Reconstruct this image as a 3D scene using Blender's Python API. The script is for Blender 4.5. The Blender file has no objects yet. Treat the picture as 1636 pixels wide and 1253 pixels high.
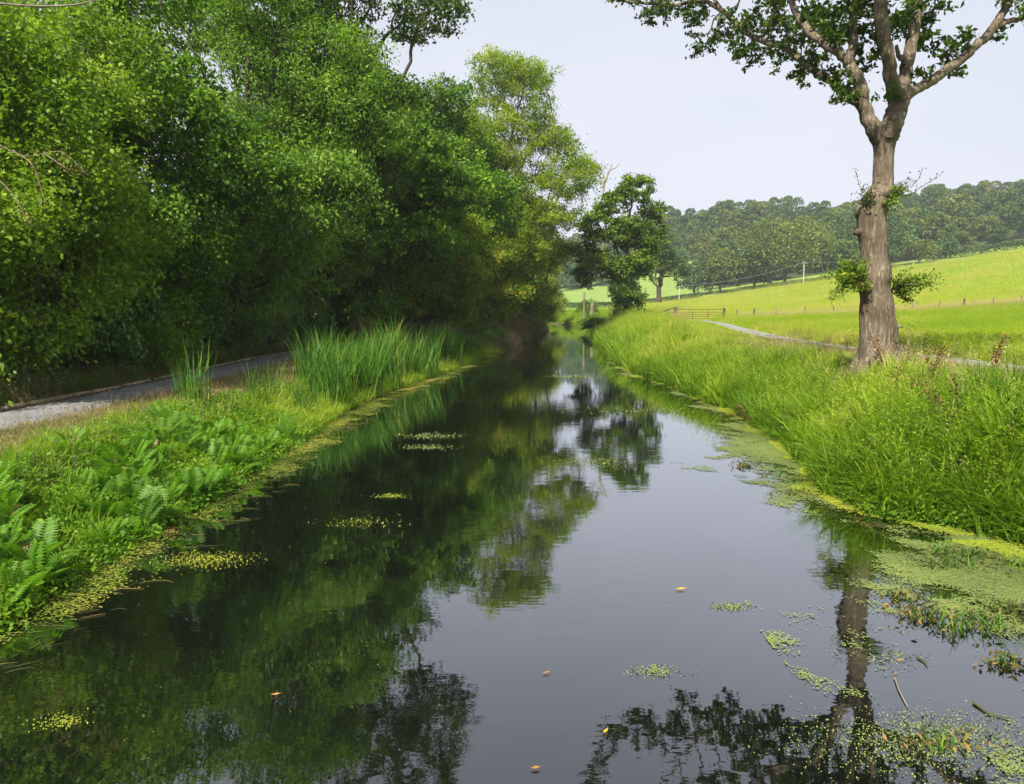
import bpy, math, random
import numpy as np
R = math.radians
sc = bpy.context.scene
C = sc.collection
# ------------------------------------------------------------------ camera, sky, sun, exposure
PITCH, FPX, CAMZ = R(6.4), 1229.0, 3.0
cam = bpy.data.cameras.new('camera'); camo = bpy.data.objects.new('camera', cam); C.objects.link(camo)
camo.location = (0, 0, CAMZ); camo.rotation_euler = (R(90) - PITCH, 0, 0)
cam.sensor_width = 36; cam.lens = 36 * FPX / 1636; cam.clip_end = 6000; cam.clip_start = .05
sc.camera = camo
SUN_EL = R(51); SUN_AZ = math.atan2(-.44, -.90)          # clockwise from +Y, the sun stands to the left, a little behind
world = bpy.data.worlds.new('World'); sc.world = world; world.use_nodes = True
nt = world.node_tree; nt.nodes.clear()
wo = nt.nodes.new('ShaderNodeOutputWorld'); bg = nt.nodes.new('ShaderNodeBackground')
sky = nt.nodes.new('ShaderNodeTexSky'); sky.sky_type = 'NISHITA'; sky.sun_disc = False
sky.sun_elevation = SUN_EL; sky.sun_rotation = SUN_AZ; sky.dust_density = 3.0; sky.air_density = 1.0
tc = nt.nodes.new('ShaderNodeTexCoord'); mp = nt.nodes.new('ShaderNodeMapping'); mp.inputs['Scale'].default_value = (1, 1, 2.4)
nz = nt.nodes.new('ShaderNodeTexNoise'); nz.inputs['Scale'].default_value = 1.3; nz.inputs['Detail'].default_value = 4
mr = nt.nodes.new('ShaderNodeMapRange'); mr.inputs['From Min'].default_value = .3; mr.inputs['From Max'].default_value = .7
mr.inputs['To Min'].default_value = .72; mr.inputs['To Max'].default_value = .95
mx = nt.nodes.new('ShaderNodeMix'); mx.data_type = 'RGBA'
mx.inputs[7].default_value = (8.1, 8.4, 9.5, 1)        # thin milky cloud over the blue
nt.links.new(tc.outputs['Generated'], mp.inputs['Vector']); nt.links.new(mp.outputs[0], nz.inputs['Vector'])
nt.links.new(nz.outputs[0], mr.inputs['Value']); nt.links.new(mr.outputs[0], mx.inputs[0])
nt.links.new(sky.outputs[0], mx.inputs[6]); nt.links.new(mx.outputs[2], bg.inputs['Color'])
bg.inputs['Strength'].default_value = .0515
nt.links.new(bg.outputs[0], wo.inputs['Surface'])
sl = bpy.data.lights.new('sun', 'SUN'); sl.energy = 5.0; sl.angle = R(.6); sl.color = (1, .94, .82)
so = bpy.data.objects.new('sun', sl); C.objects.link(so)
so.rotation_euler = (R(90) - SUN_EL, 0, math.pi - SUN_AZ)
sc.view_settings.view_transform = 'Standard'; sc.view_settings.look = 'None'
sc.view_settings.exposure = 1.0; sc.view_settings.gamma = 1.0; sc.view_settings.use_curve_mapping = False
sc.render.engine = 'CYCLES'
cy = sc.cycles
cy.max_bounces = 8; cy.diffuse_bounces = 5; cy.glossy_bounces = 3; cy.transmission_bounces = 4
cy.transparent_max_bounces = 6; cy.volume_bounces = 0; cy.use_denoising = True; cy.sample_clamp_indirect = 4
cy.caustics_reflective = False; cy.caustics_refractive = False

# ------------------------------------------------------------------ helpers
def ray(px, py):
    r, u = (px - 818) / FPX, (626.5 - py) / FPX
    cp, sp = math.cos(PITCH), math.sin(PITCH)
    return np.array([r, cp + u * sp, u * cp - sp])
def at(px, py, Y):
    """world point at ground distance Y seen at that place of the photograph"""
    d = ray(px, py); return np.array([0, 0, CAMZ]) + d * (Y / d[1])
def on(px, py, z):
    d = ray(px, py); return np.array([0, 0, CAMZ]) + d * ((z - CAMZ) / d[2])
def unit(v):
    return v / np.maximum(np.linalg.norm(v, axis=-1, keepdims=True), 1e-9)
def sstep(t):
    t = np.clip(t, 0, 1); return t * t * (3 - 2 * t)
def wave(x, y, s=1.0, seed=0):
    """cheap smooth 2-D noise, about -1..1"""
    a = seed * 1.7
    return (np.sin(1.3 * s * x + 2.1 * np.sin(.7 * s * y + a) + a) + np.sin(1.7 * s * y + 1.9 * np.sin(.9 * s * x + 2 * a) + 3 * a)
            + .6 * np.sin(3.1 * s * (x + y) + 1.3 * np.sin(2.3 * s * (x - y)) + a)) / 2.4

class MB:
    def __init__(self): self.V, self.F, self.A, self.n = [], [], [], 0
    def add(self, V, F, var=None):
        V = np.asarray(V, float).reshape(-1, 3); F = np.asarray(F, int).reshape(-1, 4)
        self.V.append(V); self.F.append(F + self.n); self.n += len(V)
        self.A.append(np.full(len(F), .5) if var is None else np.broadcast_to(np.asarray(var, float), (len(F),)))
        return self
    def mesh(self, name, mat, off=(0, 0, 0), smooth=False):
        V = np.concatenate(self.V) - np.asarray(off, float); F = np.concatenate(self.F); A = np.concatenate(self.A)
        me = bpy.data.meshes.new(name)
        me.vertices.add(len(V)); me.vertices.foreach_set('co', V.astype(np.float32).ravel())
        me.loops.add(F.size); me.loops.foreach_set('vertex_index', F.astype(np.int32).ravel())
        me.polygons.add(len(F)); me.polygons.foreach_set('loop_start', np.arange(0, F.size, 4, dtype=np.int32))
        me.update(calc_edges=True)
        a = me.attributes.new('var', 'FLOAT', 'FACE'); a.data.foreach_set('value', A.astype(np.float32))
        if smooth: me.polygons.foreach_set('use_smooth', np.ones(len(F), bool))
        me.materials.append(mat)
        return me
    def obj(self, name, mat, parent=None, off=(0, 0, 0), smooth=False, kind=None):
        o = bpy.data.objects.new(name, self.mesh(name, mat, off, smooth)); C.objects.link(o)
        if parent: o.parent = parent
        if kind: o['kind'] = kind
        return o
def tag(o, label, cat, group=None, kind=None):
    o['label'] = label; o['category'] = cat
    if group: o['group'] = group
    if kind: o['kind'] = kind
    return o
def thing(name, loc, label, cat, group=None):
    o = bpy.data.objects.new(name, None); C.objects.link(o); o.location = tuple(float(v) for v in loc)
    return tag(o, label, cat, group)
def copy_tree(o, loc, rz=0, s=1.0, label=None):
    c = o.copy(); C.objects.link(c); c.location = tuple(float(v) for v in loc); c.rotation_euler = (0, 0, rz)
    c.scale = (s, s, s) if np.isscalar(s) else tuple(s)
    if label: c['label'] = label
    for ch in list(o.children):
        d = ch.copy(); C.objects.link(d); d.parent = c
        for g in list(ch.children):
            e = g.copy(); C.objects.link(e); e.parent = d
    return c
def box(mb, c, s, rz=0, var=.5):
    x, y, z = np.array(s) / 2.0
    V = np.array([[-x,-y,-z],[x,-y,-z],[x,y,-z],[-x,y,-z],[-x,-y,z],[x,-y,z],[x,y,z],[-x,y,z]])
    cs, sn = math.cos(rz), math.sin(rz); V = V @ np.array([[cs, sn, 0], [-sn, cs, 0], [0, 0, 1]])
    mb.add(V + np.array(c), [[0,3,2,1],[4,5,6,7],[0,1,5,4],[1,2,6,5],[2,3,7,6],[3,0,4,7]], var)
def tube(mb, P, r, k=6, rough=0.0, rng=None, cap=False, var=.5, ridge=0):
    P = np.asarray(P, float); n = len(P); r = np.broadcast_to(np.asarray(r, float), (n,)).copy()
    if cap:
        P = np.concatenate([P, P[-1:] + unit(P[-1:] - P[-2:-1]) * 1e-3]); r = np.append(r, r[-1] * .02); n += 1
    T = np.gradient(P, axis=0); T = unit(T)
    ref = np.array([0, 0, 1.0]) if abs(T[0][2]) < .8 else np.array([1.0, 0, 0])
    U = np.zeros((n, 3)); u = unit(np.cross(T[0], ref))
    for i in range(n):
        u = unit(u - T[i] * np.dot(u, T[i])); U[i] = u
    W = np.cross(T, U); a = np.linspace(0, 2 * math.pi, k, endpoint=False)
    rr = r[:, None] * np.ones((1, k))
    if rough and rng is not None: rr = rr * (1 + rough * rng.normal(size=(n, k)))
    if ridge: rr = rr * (1 + ridge * np.cos(a * 7)[None] + ridge * np.cos(a * 3 + 1)[None])
    V = P[:, None] + rr[..., None] * (np.cos(a)[None, :, None] * U[:, None] + np.sin(a)[None, :, None] * W[:, None])
    i, j = np.meshgrid(np.arange(n - 1), np.arange(k), indexing='ij'); j2 = (j + 1) % k
    F = np.stack([i * k + j, i * k + j2, (i + 1) * k + j2, (i + 1) * k + j], -1).reshape(-1, 4)
    mb.add(V, F, var)
def smoothline(P, r, m=4):
    """resample a polyline with a Catmull-Rom spline"""
    P = np.asarray(P, float); r = np.asarray(r, float); n = len(P)
    Q = np.concatenate([2 * P[:1] - P[1:2], P, 2 * P[-1:] - P[-2:-1]])
    o, ro = [], []
    for i in range(n - 1):
        p0, p1, p2, p3 = Q[i:i + 4]
        for t in np.arange(m) / m:
            o.append(.5 * (2 * p1 + (p2 - p0) * t + (2 * p0 - 5 * p1 + 4 * p2 - p3) * t * t + (3 * p1 - p0 - 3 * p2 + p3) * t ** 3))
            ro.append(r[i] * (1 - t) + r[i + 1] * t)
    o.append(P[-1]); ro.append(r[-1])
    return np.array(o), np.array(ro)
def leaf_quads(mb, c, L, W, rng, out=None, up=.7, droop=.25, fold=.18, var=None, outw=.6):
    n = len(c)
    if n == 0: return
    d = rng.normal(size=(n, 3)); d[:, 2] -= droop
    if out is not None: d += out * outw
    d = unit(d); nn = rng.normal(size=(n, 3)) * .55; nn[:, 2] += up
    if out is not None: nn += out * .35
    s = unit(np.cross(nn, d)); n2 = np.cross(d, s)
    k = rng.uniform(.65, 1.25, (n, 1)); L = L * k; W = W * k
    V = np.stack([c - d * L * .5, c + s * W * .5 + n2 * W * fold - d * L * .05, c + d * L * .5, c - s * W * .5 + n2 * W * fold - d * L * .05], 1)
    mb.add(V.reshape(-1, 3), np.arange(n * 4).reshape(n, 4), rng.uniform(0, 1, n) if var is None else var)

# ------------------------------------------------------------------ materials
def new_mat(name):
    m = bpy.data.materials.new(name); m.use_nodes = True; t = m.node_tree; t.nodes.clear()
    o = t.nodes.new('ShaderNodeOutputMaterial'); return m, t, o
def N(t, kind, **kw):
    n = t.nodes.new(kind)
    for k, v in kw.items():
        if k in n.inputs: n.inputs[k].default_value = v
        else: setattr(n, k, v)
    return n
def ramp(t, fac, stops):
    r = t.nodes.new('ShaderNodeValToRGB'); e = r.color_ramp.elements
    while len(e) < len(stops): e.new(.5)
    for el, (p, c) in zip(e, stops): el.position = p; el.color = (*c, 1)
    t.links.new(fac, r.inputs[0]); return r.outputs[0]
def leaf_mat(name, stops, trans=.38, rough=.5, spec=.18, inst=False, tcol=(1.5, 1.6, .5)):
    """thin leaf: colour spread by a per-leaf value (and per-tuft value), part of the light passes through"""
    m, t, o = new_mat(name)
    a = N(t, 'ShaderNodeAttribute', attribute_name='var'); f = a.outputs['Fac']
    if inst:
        b = N(t, 'ShaderNodeAttribute', attribute_name='tint'); b.attribute_type = 'INSTANCER'
        ad = N(t, 'ShaderNodeMath', operation='MULTIPLY_ADD'); t.links.new(f, ad.inputs[0]); ad.inputs[1].default_value = .35
        t.links.new(b.outputs['Fac'], ad.inputs[2]); f = ad.outputs[0]
    else:
        g = N(t, 'ShaderNodeNewGeometry'); nz = N(t, 'ShaderNodeTexNoise', Scale=.45, Detail=2.0); t.links.new(g.outputs['Position'], nz.inputs['Vector'])
        ad = N(t, 'ShaderNodeMath', operation='MULTIPLY_ADD'); t.links.new(nz.outputs[0], ad.inputs[0]); ad.inputs[1].default_value = .9; ad.inputs[2].default_value = -.45
        a2 = N(t, 'ShaderNodeMath', operation='ADD'); t.links.new(f, a2.inputs[0]); t.links.new(ad.outputs[0], a2.inputs[1]); f = a2.outputs[0]
    col = ramp(t, f, stops)
    p = N(t, 'ShaderNodeBsdfPrincipled', Roughness=rough); p.inputs['Specular IOR Level'].default_value = spec
    t.links.new(col, p.inputs['Base Color'])
    tr = N(t, 'ShaderNodeBsdfTranslucent'); mu = N(t, 'ShaderNodeMix', data_type='RGBA', blend_type='MULTIPLY'); mu.inputs[0].default_value = 1
    t.links.new(col, mu.inputs[6]); mu.inputs[7].default_value = (*tcol, 1); t.links.new(mu.outputs[2], tr.inputs[0])
    mi = N(t, 'ShaderNodeMixShader'); mi.inputs[0].default_value = trans
    t.links.new(p.outputs[0], mi.inputs[1]); t.links.new(tr.outputs[0], mi.inputs[2]); t.links.new(mi.outputs[0], o.inputs[0])
    return m
def noise_mat(name, stops, scale, detail=6, rough=.9, bump=0, bscale=None, stretch=(1, 1, 1), bdist=.02, second=None, spec=.2):
    m, t, o = new_mat(name)
    g = N(t, 'ShaderNodeNewGeometry'); mp = N(t, 'ShaderNodeMapping'); mp.inputs['Scale'].default_value = stretch
    t.links.new(g.outputs['Position'], mp.inputs['Vector'])
    nz = N(t, 'ShaderNodeTexNoise', Scale=scale, Detail=detail); t.links.new(mp.outputs[0], nz.inputs['Vector'])
    f = nz.outputs[0]
    if second:
        n2 = N(t, 'ShaderNodeTexNoise', Scale=second[0], Detail=3.0); t.links.new(mp.outputs[0], n2.inputs['Vector'])
        mi = N(t, 'ShaderNodeMix', data_type='FLOAT'); mi.inputs[0].default_value = second[1]
        t.links.new(f, mi.inputs[2]); t.links.new(n2.outputs[0], mi.inputs[3]); f = mi.outputs[0]
    p = N(t, 'ShaderNodeBsdfPrincipled', Roughness=rough); p.inputs['Specular IOR Level'].default_value = spec
    t.links.new(ramp(t, f, stops), p.inputs['Base Color'])
    if bump:
        nb = N(t, 'ShaderNodeTexNoise', Scale=bscale or scale * 3, Detail=5.0); t.links.new(mp.outputs[0], nb.inputs['Vector'])
        b = N(t, 'ShaderNodeBump', Strength=bump, Distance=bdist); t.links.new(nb.outputs[0], b.inputs['Height']); t.links.new(b.outputs[0], p.inputs['Normal'])
    t.links.new(p.outputs[0], o.inputs[0]); return m

M = {}
M['hawthorn'] = leaf_mat('hawthorn_leaf', [(0, (0.0525, 0.11, 0.01)), (0.5, (0.1187, 0.215, 0.0175)), (1, (0.2375, 0.3313, 0.03))])
M['maple'] = leaf_mat('maple_leaf', [(0, (0.045, 0.1125, 0.0125)), (0.55, (0.1063, 0.2125, 0.02)), (1, (0.2125, 0.3375, 0.0325))])
M['willow'] = leaf_mat('alder_leaf', [(0, (0.06, 0.132, 0.0192)), (0.5, (0.126, 0.234, 0.0312)), (1, (0.228, 0.348, 0.048))])
M['ash'] = leaf_mat('ash_leaf', [(0, (.100, .165, .012)), (.5, (.185, .26, .018)), (1, (.28, .34, .03))], trans=.42)
M['oak'] = leaf_mat('oak_leaf', [(0, (.022, .054, .008)), (.55, (.055, .105, .012)), (1, (.13, .185, .022))], trans=.3)
M['yellow'] = leaf_mat('yellowing_leaf', [(0, (0.0713, 0.1323, 0.0115)), (0.5, (0.1437, 0.23, 0.0172)), (0.85, (0.2415, 0.299, 0.0253)), (1, (0.46, 0.3335, 0.0345))], trans=.42)
M['ivy'] = leaf_mat('ivy_leaf', [(0, (0.0351, 0.0945, 0.0135)), (0.6, (0.0864, 0.1958, 0.023)), (1, (0.1688, 0.2835, 0.0405))], trans=.15, rough=.35, spec=.5)
M['ivylight'] = leaf_mat('ivy_sunlit_leaf', [(0, (.046, .095, .010)), (.55, (.11, .185, .018)), (1, (.22, .29, .03))], trans=.3)
M['russet'] = leaf_mat('russet_leaf', [(0, (.10, .075, .025)), (.5, (.22, .16, .06)), (1, (.17, .19, .04))], trans=.3)
M['bush'] = leaf_mat('bush_leaf', [(0, (.034, .085, .010)), (.5, (.075, .15, .016)), (1, (.14, .21, .026))], trans=.35)
M['wood'] = leaf_mat('far_wood_leaf', [(0, (0.0255, 0.0595, 0.0153)), (0.5, (0.0544, 0.1062, 0.0238)), (1, (0.1105, 0.1615, 0.034))], trans=.2)
M['woodb'] = leaf_mat('far_wood_leaf_olive', [(0, (0.051, 0.0782, 0.0136)), (0.5, (0.0978, 0.1318, 0.0221)), (1, (0.1615, 0.1913, 0.0357))], trans=.2)
M['woodc'] = leaf_mat('far_wood_leaf_fresh', [(0, (0.0306, 0.0808, 0.0221)), (0.5, (0.0595, 0.1318, 0.0357)), (1, (0.102, 0.1785, 0.051))], trans=.2)
M['fern'] = leaf_mat('fern_leaf', [(0, (.040, .115, .010)), (.5, (.075, .19, .015)), (1, (.15, .27, .025))], trans=.4)
M['reed'] = leaf_mat('reed_leaf', [(0, (.030, .090, .010)), (.5, (.065, .175, .016)), (.9, (.125, .25, .025)), (1, (.28, .27, .06))], trans=.35)
M['gtall'] = leaf_mat('tall_grass_leaf', [(0, (.070, .155, .010)), (.4, (.155, .265, .014)), (.75, (.26, .36, .024)), (1, (.42, .42, .09))], trans=.4, inst=True)
M['gfield'] = leaf_mat('field_grass_leaf', [(0, (.13, .225, .008)), (.4, (.21, .325, .010)), (.8, (.30, .39, .018)), (1, (.43, .39, .09))], trans=.35, inst=True)
M['gdry'] = leaf_mat('dry_grass_leaf', [(0, (.060, .085, .018)), (.35, (.13, .14, .04)), (.7, (.27, .22, .095)), (1, (.50, .38, .20))], trans=.25, inst=True, tcol=(1.1, 1.05, .8))
M['herb'] = leaf_mat('herb_leaf', [(0, (.045, .125, .009)), (.5, (.095, .215, .012)), (1, (.20, .31, .022))], trans=.35, inst=True)
M['weed'] = leaf_mat('duckweed_leaf', [(0, (.12, .16, .022)), (.5, (.22, .27, .028)), (1, (.34, .36, .035))], trans=.0, rough=.6)
M['film'] = leaf_mat('duckweed_film', [(0, (.07, .10, .022)), (.45, (.13, .17, .028)), (1, (.22, .26, .03))], trans=.0, rough=.7)
M['margin'] = leaf_mat('margin_weed_leaf', [(0, (.05, .075, .012)), (.45, (.11, .14, .018)), (.8, (.2, .23, .025)), (1, (.25, .17, .06))], trans=.0, rough=.6)
M['weedpale'] = leaf_mat('duckweed_pale_leaf', [(0, (.09, .13, .035)), (.5, (.15, .20, .055)), (1, (.22, .26, .07))], trans=.0, rough=.6)
M['debris'] = leaf_mat('water_weed', [(0, (.035, .045, .012)), (.5, (.075, .08, .022)), (.8, (.13, .13, .03)), (1, (.24, .15, .05))], trans=.1)
M['fallen'] = leaf_mat('fallen_leaf', [(0, (.45, .22, .02)), (.5, (.6, .34, .03)), (1, (.7, .42, .05))], trans=.2)
M['browned'] = leaf_mat('browned_leaf', [(0, (.16, .07, .02)), (.5, (.3, .15, .04)), (1, (.4, .22, .07))], trans=.2)
M['dockseed'] = leaf_mat('dock_seed', [(0, (.09, .05, .022)), (.5, (.16, .088, .036)), (1, (.24, .15, .065))], trans=.2)
M['litter'] = leaf_mat('leaf_litter', [(0, (.06, .035, .018)), (.5, (.14, .085, .04)), (1, (.26, .19, .09))], trans=.1)
M['berry'] = leaf_mat('berry_twig', [(0, (.12, .05, .03)), (.6, (.2, .11, .06)), (1, (.25, .17, .09))], trans=.1)
M['bark'] = noise_mat('tree_bark', [(.3, (.035, .026, .018)), (.6, (.09, .07, .05)), (.8, (.14, .115, .085))], 4, bump=.8, bscale=12, stretch=(1, 1, .25))
M['twig'] = noise_mat('pale_twig', [(.3, (.12, .10, .075)), (.7, (.26, .22, .17))], 6)
M['deadwood'] = noise_mat('dead_wood', [(.3, (.16, .13, .10)), (.7, (.36, .31, .25))], 5, bump=.4, stretch=(1, 1, .3))
M['cut'] = noise_mat('cut_wood', [(.3, (.22, .14, .06)), (.7, (.38, .27, .12))], 14, bump=.3)
M['post'] = noise_mat('weathered_post', [(.3, (.10, .08, .06)), (.7, (.26, .22, .17))], 6, bump=.4, stretch=(1, 1, .2))
M['darkpost'] = noise_mat('dark_post', [(.3, (.035, .026, .02)), (.7, (.10, .075, .055))], 6, bump=.4, stretch=(1, 1, .2))
M['gate'] = noise_mat('gate_steel', [(.3, (.05, .045, .035)), (.7, (.12, .095, .07))], 9, rough=.6)
M['polewood'] = noise_mat('pole_wood', [(.3, (.24, .22, .19)), (.7, (.38, .35, .31))], 2)
M['wire'] = noise_mat('wire', [(.3, (.15, .17, .17)), (.7, (.3, .33, .33))], 2, rough=.5)
M['edging'] = noise_mat('edging_timber', [(.3, (.20, .16, .10)), (.7, (.40, .32, .21))], 5, bump=.3)
M['gravelpath'] = noise_mat('towpath_stone_dust', [(.25, (.10, .10, .105)), (.5, (.17, .17, .175)), (.75, (.24, .235, .235))], 28, detail=8, bump=.7, bscale=60, bdist=.012, second=(.9, .4))
M['whitepath'] = noise_mat('limestone_path', [(.25, (.11, .11, .106)), (.5, (.21, .208, .20)), (.75, (.31, .305, .295))], 22, detail=8, bump=.8, bscale=50, bdist=.02, second=(.8, .3))
M['soil'] = noise_mat('bank_soil', [(.25, (.028, .036, .012)), (.5, (.06, .065, .022)), (.75, (.12, .10, .045))], 3, bump=.7, bscale=14, second=(.5, .5), bdist=.05)
M['field'] = noise_mat('field_turf', [(.25, (.10, .185, .010)), (.5, (.16, .27, .016)), (.75, (.21, .32, .028))], 1.6, detail=8, bump=.9, bscale=7, second=(.08, .5), bdist=.12)
M['hay'] = noise_mat('hay_field_turf', [(.28, (.125, .205, .024)), (.5, (.19, .27, .040)), (.72, (.25, .31, .062))], .5, detail=10, bump=1.0, bscale=2.2, second=(.035, .5), bdist=.25, stretch=(1, .45, 1))
M['hill'] = noise_mat('far_field_turf', [(.3, (.13, .20, .035)), (.7, (.18, .25, .055))], .2, bump=.6, bscale=1.5, bdist=.2)

M['woodfloor'] = noise_mat('woodland_floor', [(.3, (.03, .045, .015)), (.7, (.06, .08, .025))], .3)
# bark of the big oak: deep vertical furrows
def oak_bark():
    m, t, o = new_mat('oak_bark')
    g = N(t, 'ShaderNodeNewGeometry'); mp = N(t, 'ShaderNodeMapping'); mp.inputs['Scale'].default_value = (1, 1, .28)
    t.links.new(g.outputs['Position'], mp.inputs['Vector'])
    mp.inputs['Scale'].default_value = (1, 1, .17)
    n1 = N(t, 'ShaderNodeTexNoise', Scale=13.0, Detail=7.0, Distortion=.5); n1.inputs['Roughness'].default_value = .6; t.links.new(mp.outputs[0], n1.inputs['Vector'])
    s0 = N(t, 'ShaderNodeMath', operation='SUBTRACT'); t.links.new(n1.outputs[0], s0.inputs[0]); s0.inputs[1].default_value = .5
    ab = N(t, 'ShaderNodeMath', operation='ABSOLUTE'); t.links.new(s0.outputs[0], ab.inputs[0])
    vm = N(t, 'ShaderNodeMapRange'); vm.inputs['From Max'].default_value = .13; t.links.new(ab.outputs[0], vm.inputs['Value'])
    n3 = N(t, 'ShaderNodeTexNoise', Scale=45.0, Detail=4.0); t.links.new(mp.outputs[0], n3.inputs['Vector'])
    n2 = N(t, 'ShaderNodeTexNoise', Scale=1.6, Detail=5.0); t.links.new(g.outputs['Position'], n2.inputs['Vector'])
    a = N(t, 'ShaderNodeMath', operation='MULTIPLY_ADD'); t.links.new(vm.outputs[0], a.inputs[0]); a.inputs[1].default_value = .32
    b = N(t, 'ShaderNodeMath', operation='MULTIPLY_ADD'); t.links.new(n2.outputs[0], b.inputs[0]); b.inputs[1].default_value = 1.1; b.inputs[2].default_value = -.32
    t.links.new(b.outputs[0], a.inputs[2])
    p = N(t, 'ShaderNodeBsdfPrincipled', Roughness=.95); p.inputs['Specular IOR Level'].default_value = .12
    t.links.new(ramp(t, a.outputs[0], [(0, (.060, .045, .030)), (.35, (.170, .134, .094)), (.65, (.30, .245, .178)), (1, (.43, .355, .26))]), p.inputs['Base Color'])
    h = N(t, 'ShaderNodeMath', operation='MULTIPLY_ADD'); t.links.new(n3.outputs[0], h.inputs[0]); h.inputs[1].default_value = .45; t.links.new(vm.outputs[0], h.inputs[2])
    bp = N(t, 'ShaderNodeBump', Strength=.9, Distance=.022); t.links.new(h.outputs[0], bp.inputs['Height']); t.links.new(bp.outputs[0], p.inputs['Normal'])
    t.links.new(p.outputs[0], o.inputs[0]); return m
M['oakbark'] = oak_bark()
def water_mat():
    m, t, o = new_mat('canal_water')
    g = N(t, 'ShaderNodeNewGeometry')
    mp = N(t, 'ShaderNodeMapping'); mp.inputs['Scale'].default_value = (1, 1.6, 1); t.links.new(g.outputs['Position'], mp.inputs['Vector'])
    n1 = N(t, 'ShaderNodeTexNoise', Scale=2.2, Detail=2.0); n2 = N(t, 'ShaderNodeTexNoise', Scale=9.0, Detail=2.0); n3 = N(t, 'ShaderNodeTexNoise', Scale=.35, Detail=1.0)
    for n in (n1, n2): t.links.new(mp.outputs[0], n.inputs['Vector'])
    t.links.new(g.outputs['Position'], n3.inputs['Vector'])
    am = N(t, 'ShaderNodeMapRange'); am.inputs['From Min'].default_value = .4; am.inputs['From Max'].default_value = .65; am.inputs['To Min'].default_value = .25; t.links.new(n3.outputs[0], am.inputs['Value'])
    ad = N(t, 'ShaderNodeMath', operation='MULTIPLY_ADD'); t.links.new(n2.outputs[0], ad.inputs[0]); ad.inputs[1].default_value = .28; t.links.new(n1.outputs[0], ad.inputs[2])
    ml = N(t, 'ShaderNodeMath', operation='MULTIPLY'); t.links.new(ad.outputs[0], ml.inputs[0]); t.links.new(am.outputs[0], ml.inputs[1])
    bp = N(t, 'ShaderNodeBump', Strength=1.0, Distance=.0022); t.links.new(ml.outputs[0], bp.inputs['Height'])
    lw = N(t, 'ShaderNodeLayerWeight', Blend=.5); t.links.new(bp.outputs[0], lw.inputs['Normal'])
    pw = N(t, 'ShaderNodeMath', operation='POWER'); t.links.new(lw.outputs['Facing'], pw.inputs[0]); pw.inputs[1].default_value = 2.35
    fm_ = N(t, 'ShaderNodeMath', operation='MULTIPLY_ADD'); t.links.new(pw.outputs[0], fm_.inputs[0]); fm_.inputs[1].default_value = .95; fm_.inputs[2].default_value = .04
    gl = N(t, 'ShaderNodeBsdfGlossy', Roughness=.012); gl.inputs['Color'].default_value = (.95, .97, 1, 1); t.links.new(bp.outputs[0], gl.inputs['Normal'])
    df = N(t, 'ShaderNodeBsdfDiffuse'); df.inputs['Color'].default_value = (.003, .004, .003, 1)
    ms = N(t, 'ShaderNodeMixShader'); t.links.new(fm_.outputs[0], ms.inputs[0]); t.links.new(df.outputs[0], ms.inputs[1]); t.links.new(gl.outputs[0], ms.inputs[2])
    t.links.new(ms.outputs[0], o.inputs[0]); return m
M['water'] = water_mat()

# ------------------------------------------------------------------ terrain
XLy = [-60, 0, 6.5, 11.6, 16, 22.7, 28, 33, 41, 51.5, 65, 89, 110, 125, 140]
XL = [-5.0, -5.0, -5.0, -4.8, -4.85, -4.8, -4.2, -3.3, -2.2, -.75, .9, 3.8, 5.0, 4.2, 2.0]
XRy = [-60, 0, 8, 9.5, 10.1, 10.8, 12.6, 16, 21.4, 30, 38, 52, 65, 89, 110, 125, 140]
XR = [6.9, 6.9, 6.9, 6.8, 6.3, 5.45, 5.5, 6.2, 6.7, 6.1, 5.7, 6.6, 7.4, 9.4, 9.6, 8.0, 4.5]
xl = lambda y: np.interp(y, XLy, XL)
xr = lambda y: np.interp(y, XRy, XR)
def bankside(x, y):
    """height of everything up to the fence"""
    sl_, sr_ = xl(y) - x, x - xr(y)
    ins = np.minimum(-sl_, -sr_)
    z = np.where(ins > 0, -.9 * sstep(ins / 1.2) - .02, 0)
    z = np.where(sl_ > 0, .75 * sstep(sl_ / 2.4 + .08), z)
    top = 1.45 + .03 * np.maximum(x - 23, 0) * sstep((y - 20) / 50) + .0007 * np.maximum(x - 23, 0) ** 2 * sstep((y - 20) / 50)
    top = np.where(x > 70, np.minimum(top, 1.45 + .1 * (x - 23)), top)
    z = np.where(sr_ > 0, top * sstep(sr_ / 3.0 + .06), z)
    return z
def ground(x, y):
    x = np.asarray(x, float); y = np.asarray(y, float)
    z = bankside(x, np.minimum(y, 136.0))
    hayz = 2.0 + .15 * np.log1p(np.exp((np.clip(x, -400, 400) - 40) / 8)) * 8
    z = z + (hayz - z) * sstep((y - 80) / 185.0) * (y > 80)
    skyl = np.interp(x / np.maximum(y, 1), [-.4, .0, .19, .30, .345, .42, .52, .67, .9], [4, 14, 43, 45, 38, 40, 42, 46, 48])
    hill = np.interp(y, [262, 285, 330, 480, 560, 2500], [0, .04, .17, 1, 1, .5])
    z = z + hill * np.maximum(skyl - np.minimum(hayz, skyl) * .55, 2) * (y > 262)
    return z
gz = lambda x, y: float(ground(np.array([x]), np.array([y]))[0])
ys = np.concatenate([np.arange(-40, 0, 2), np.arange(0, 40, .4), np.arange(40, 80, 1), np.arange(80, 262, 3.5), np.arange(262, 520, 6), np.arange(520, 3000, 120)])
xs = np.concatenate([np.arange(-2000, -30, 110), np.arange(-30, -16, 1.5), np.arange(-16, 17, .3), np.arange(17, 60, 1.6), np.arange(60, 420, 6), np.arange(420, 2600, 120)])
X, Y = np.meshgrid(xs, ys); Z = ground(X, Y)
ci = np.arange(len(ys) - 1)[:, None]; cj = np.arange(len(xs) - 1)[None]; nx = len(xs)
FQ = np.stack([ci * nx + cj, ci * nx + cj + 1, (ci + 1) * nx + cj + 1, (ci + 1) * nx + cj], -1)
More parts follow.
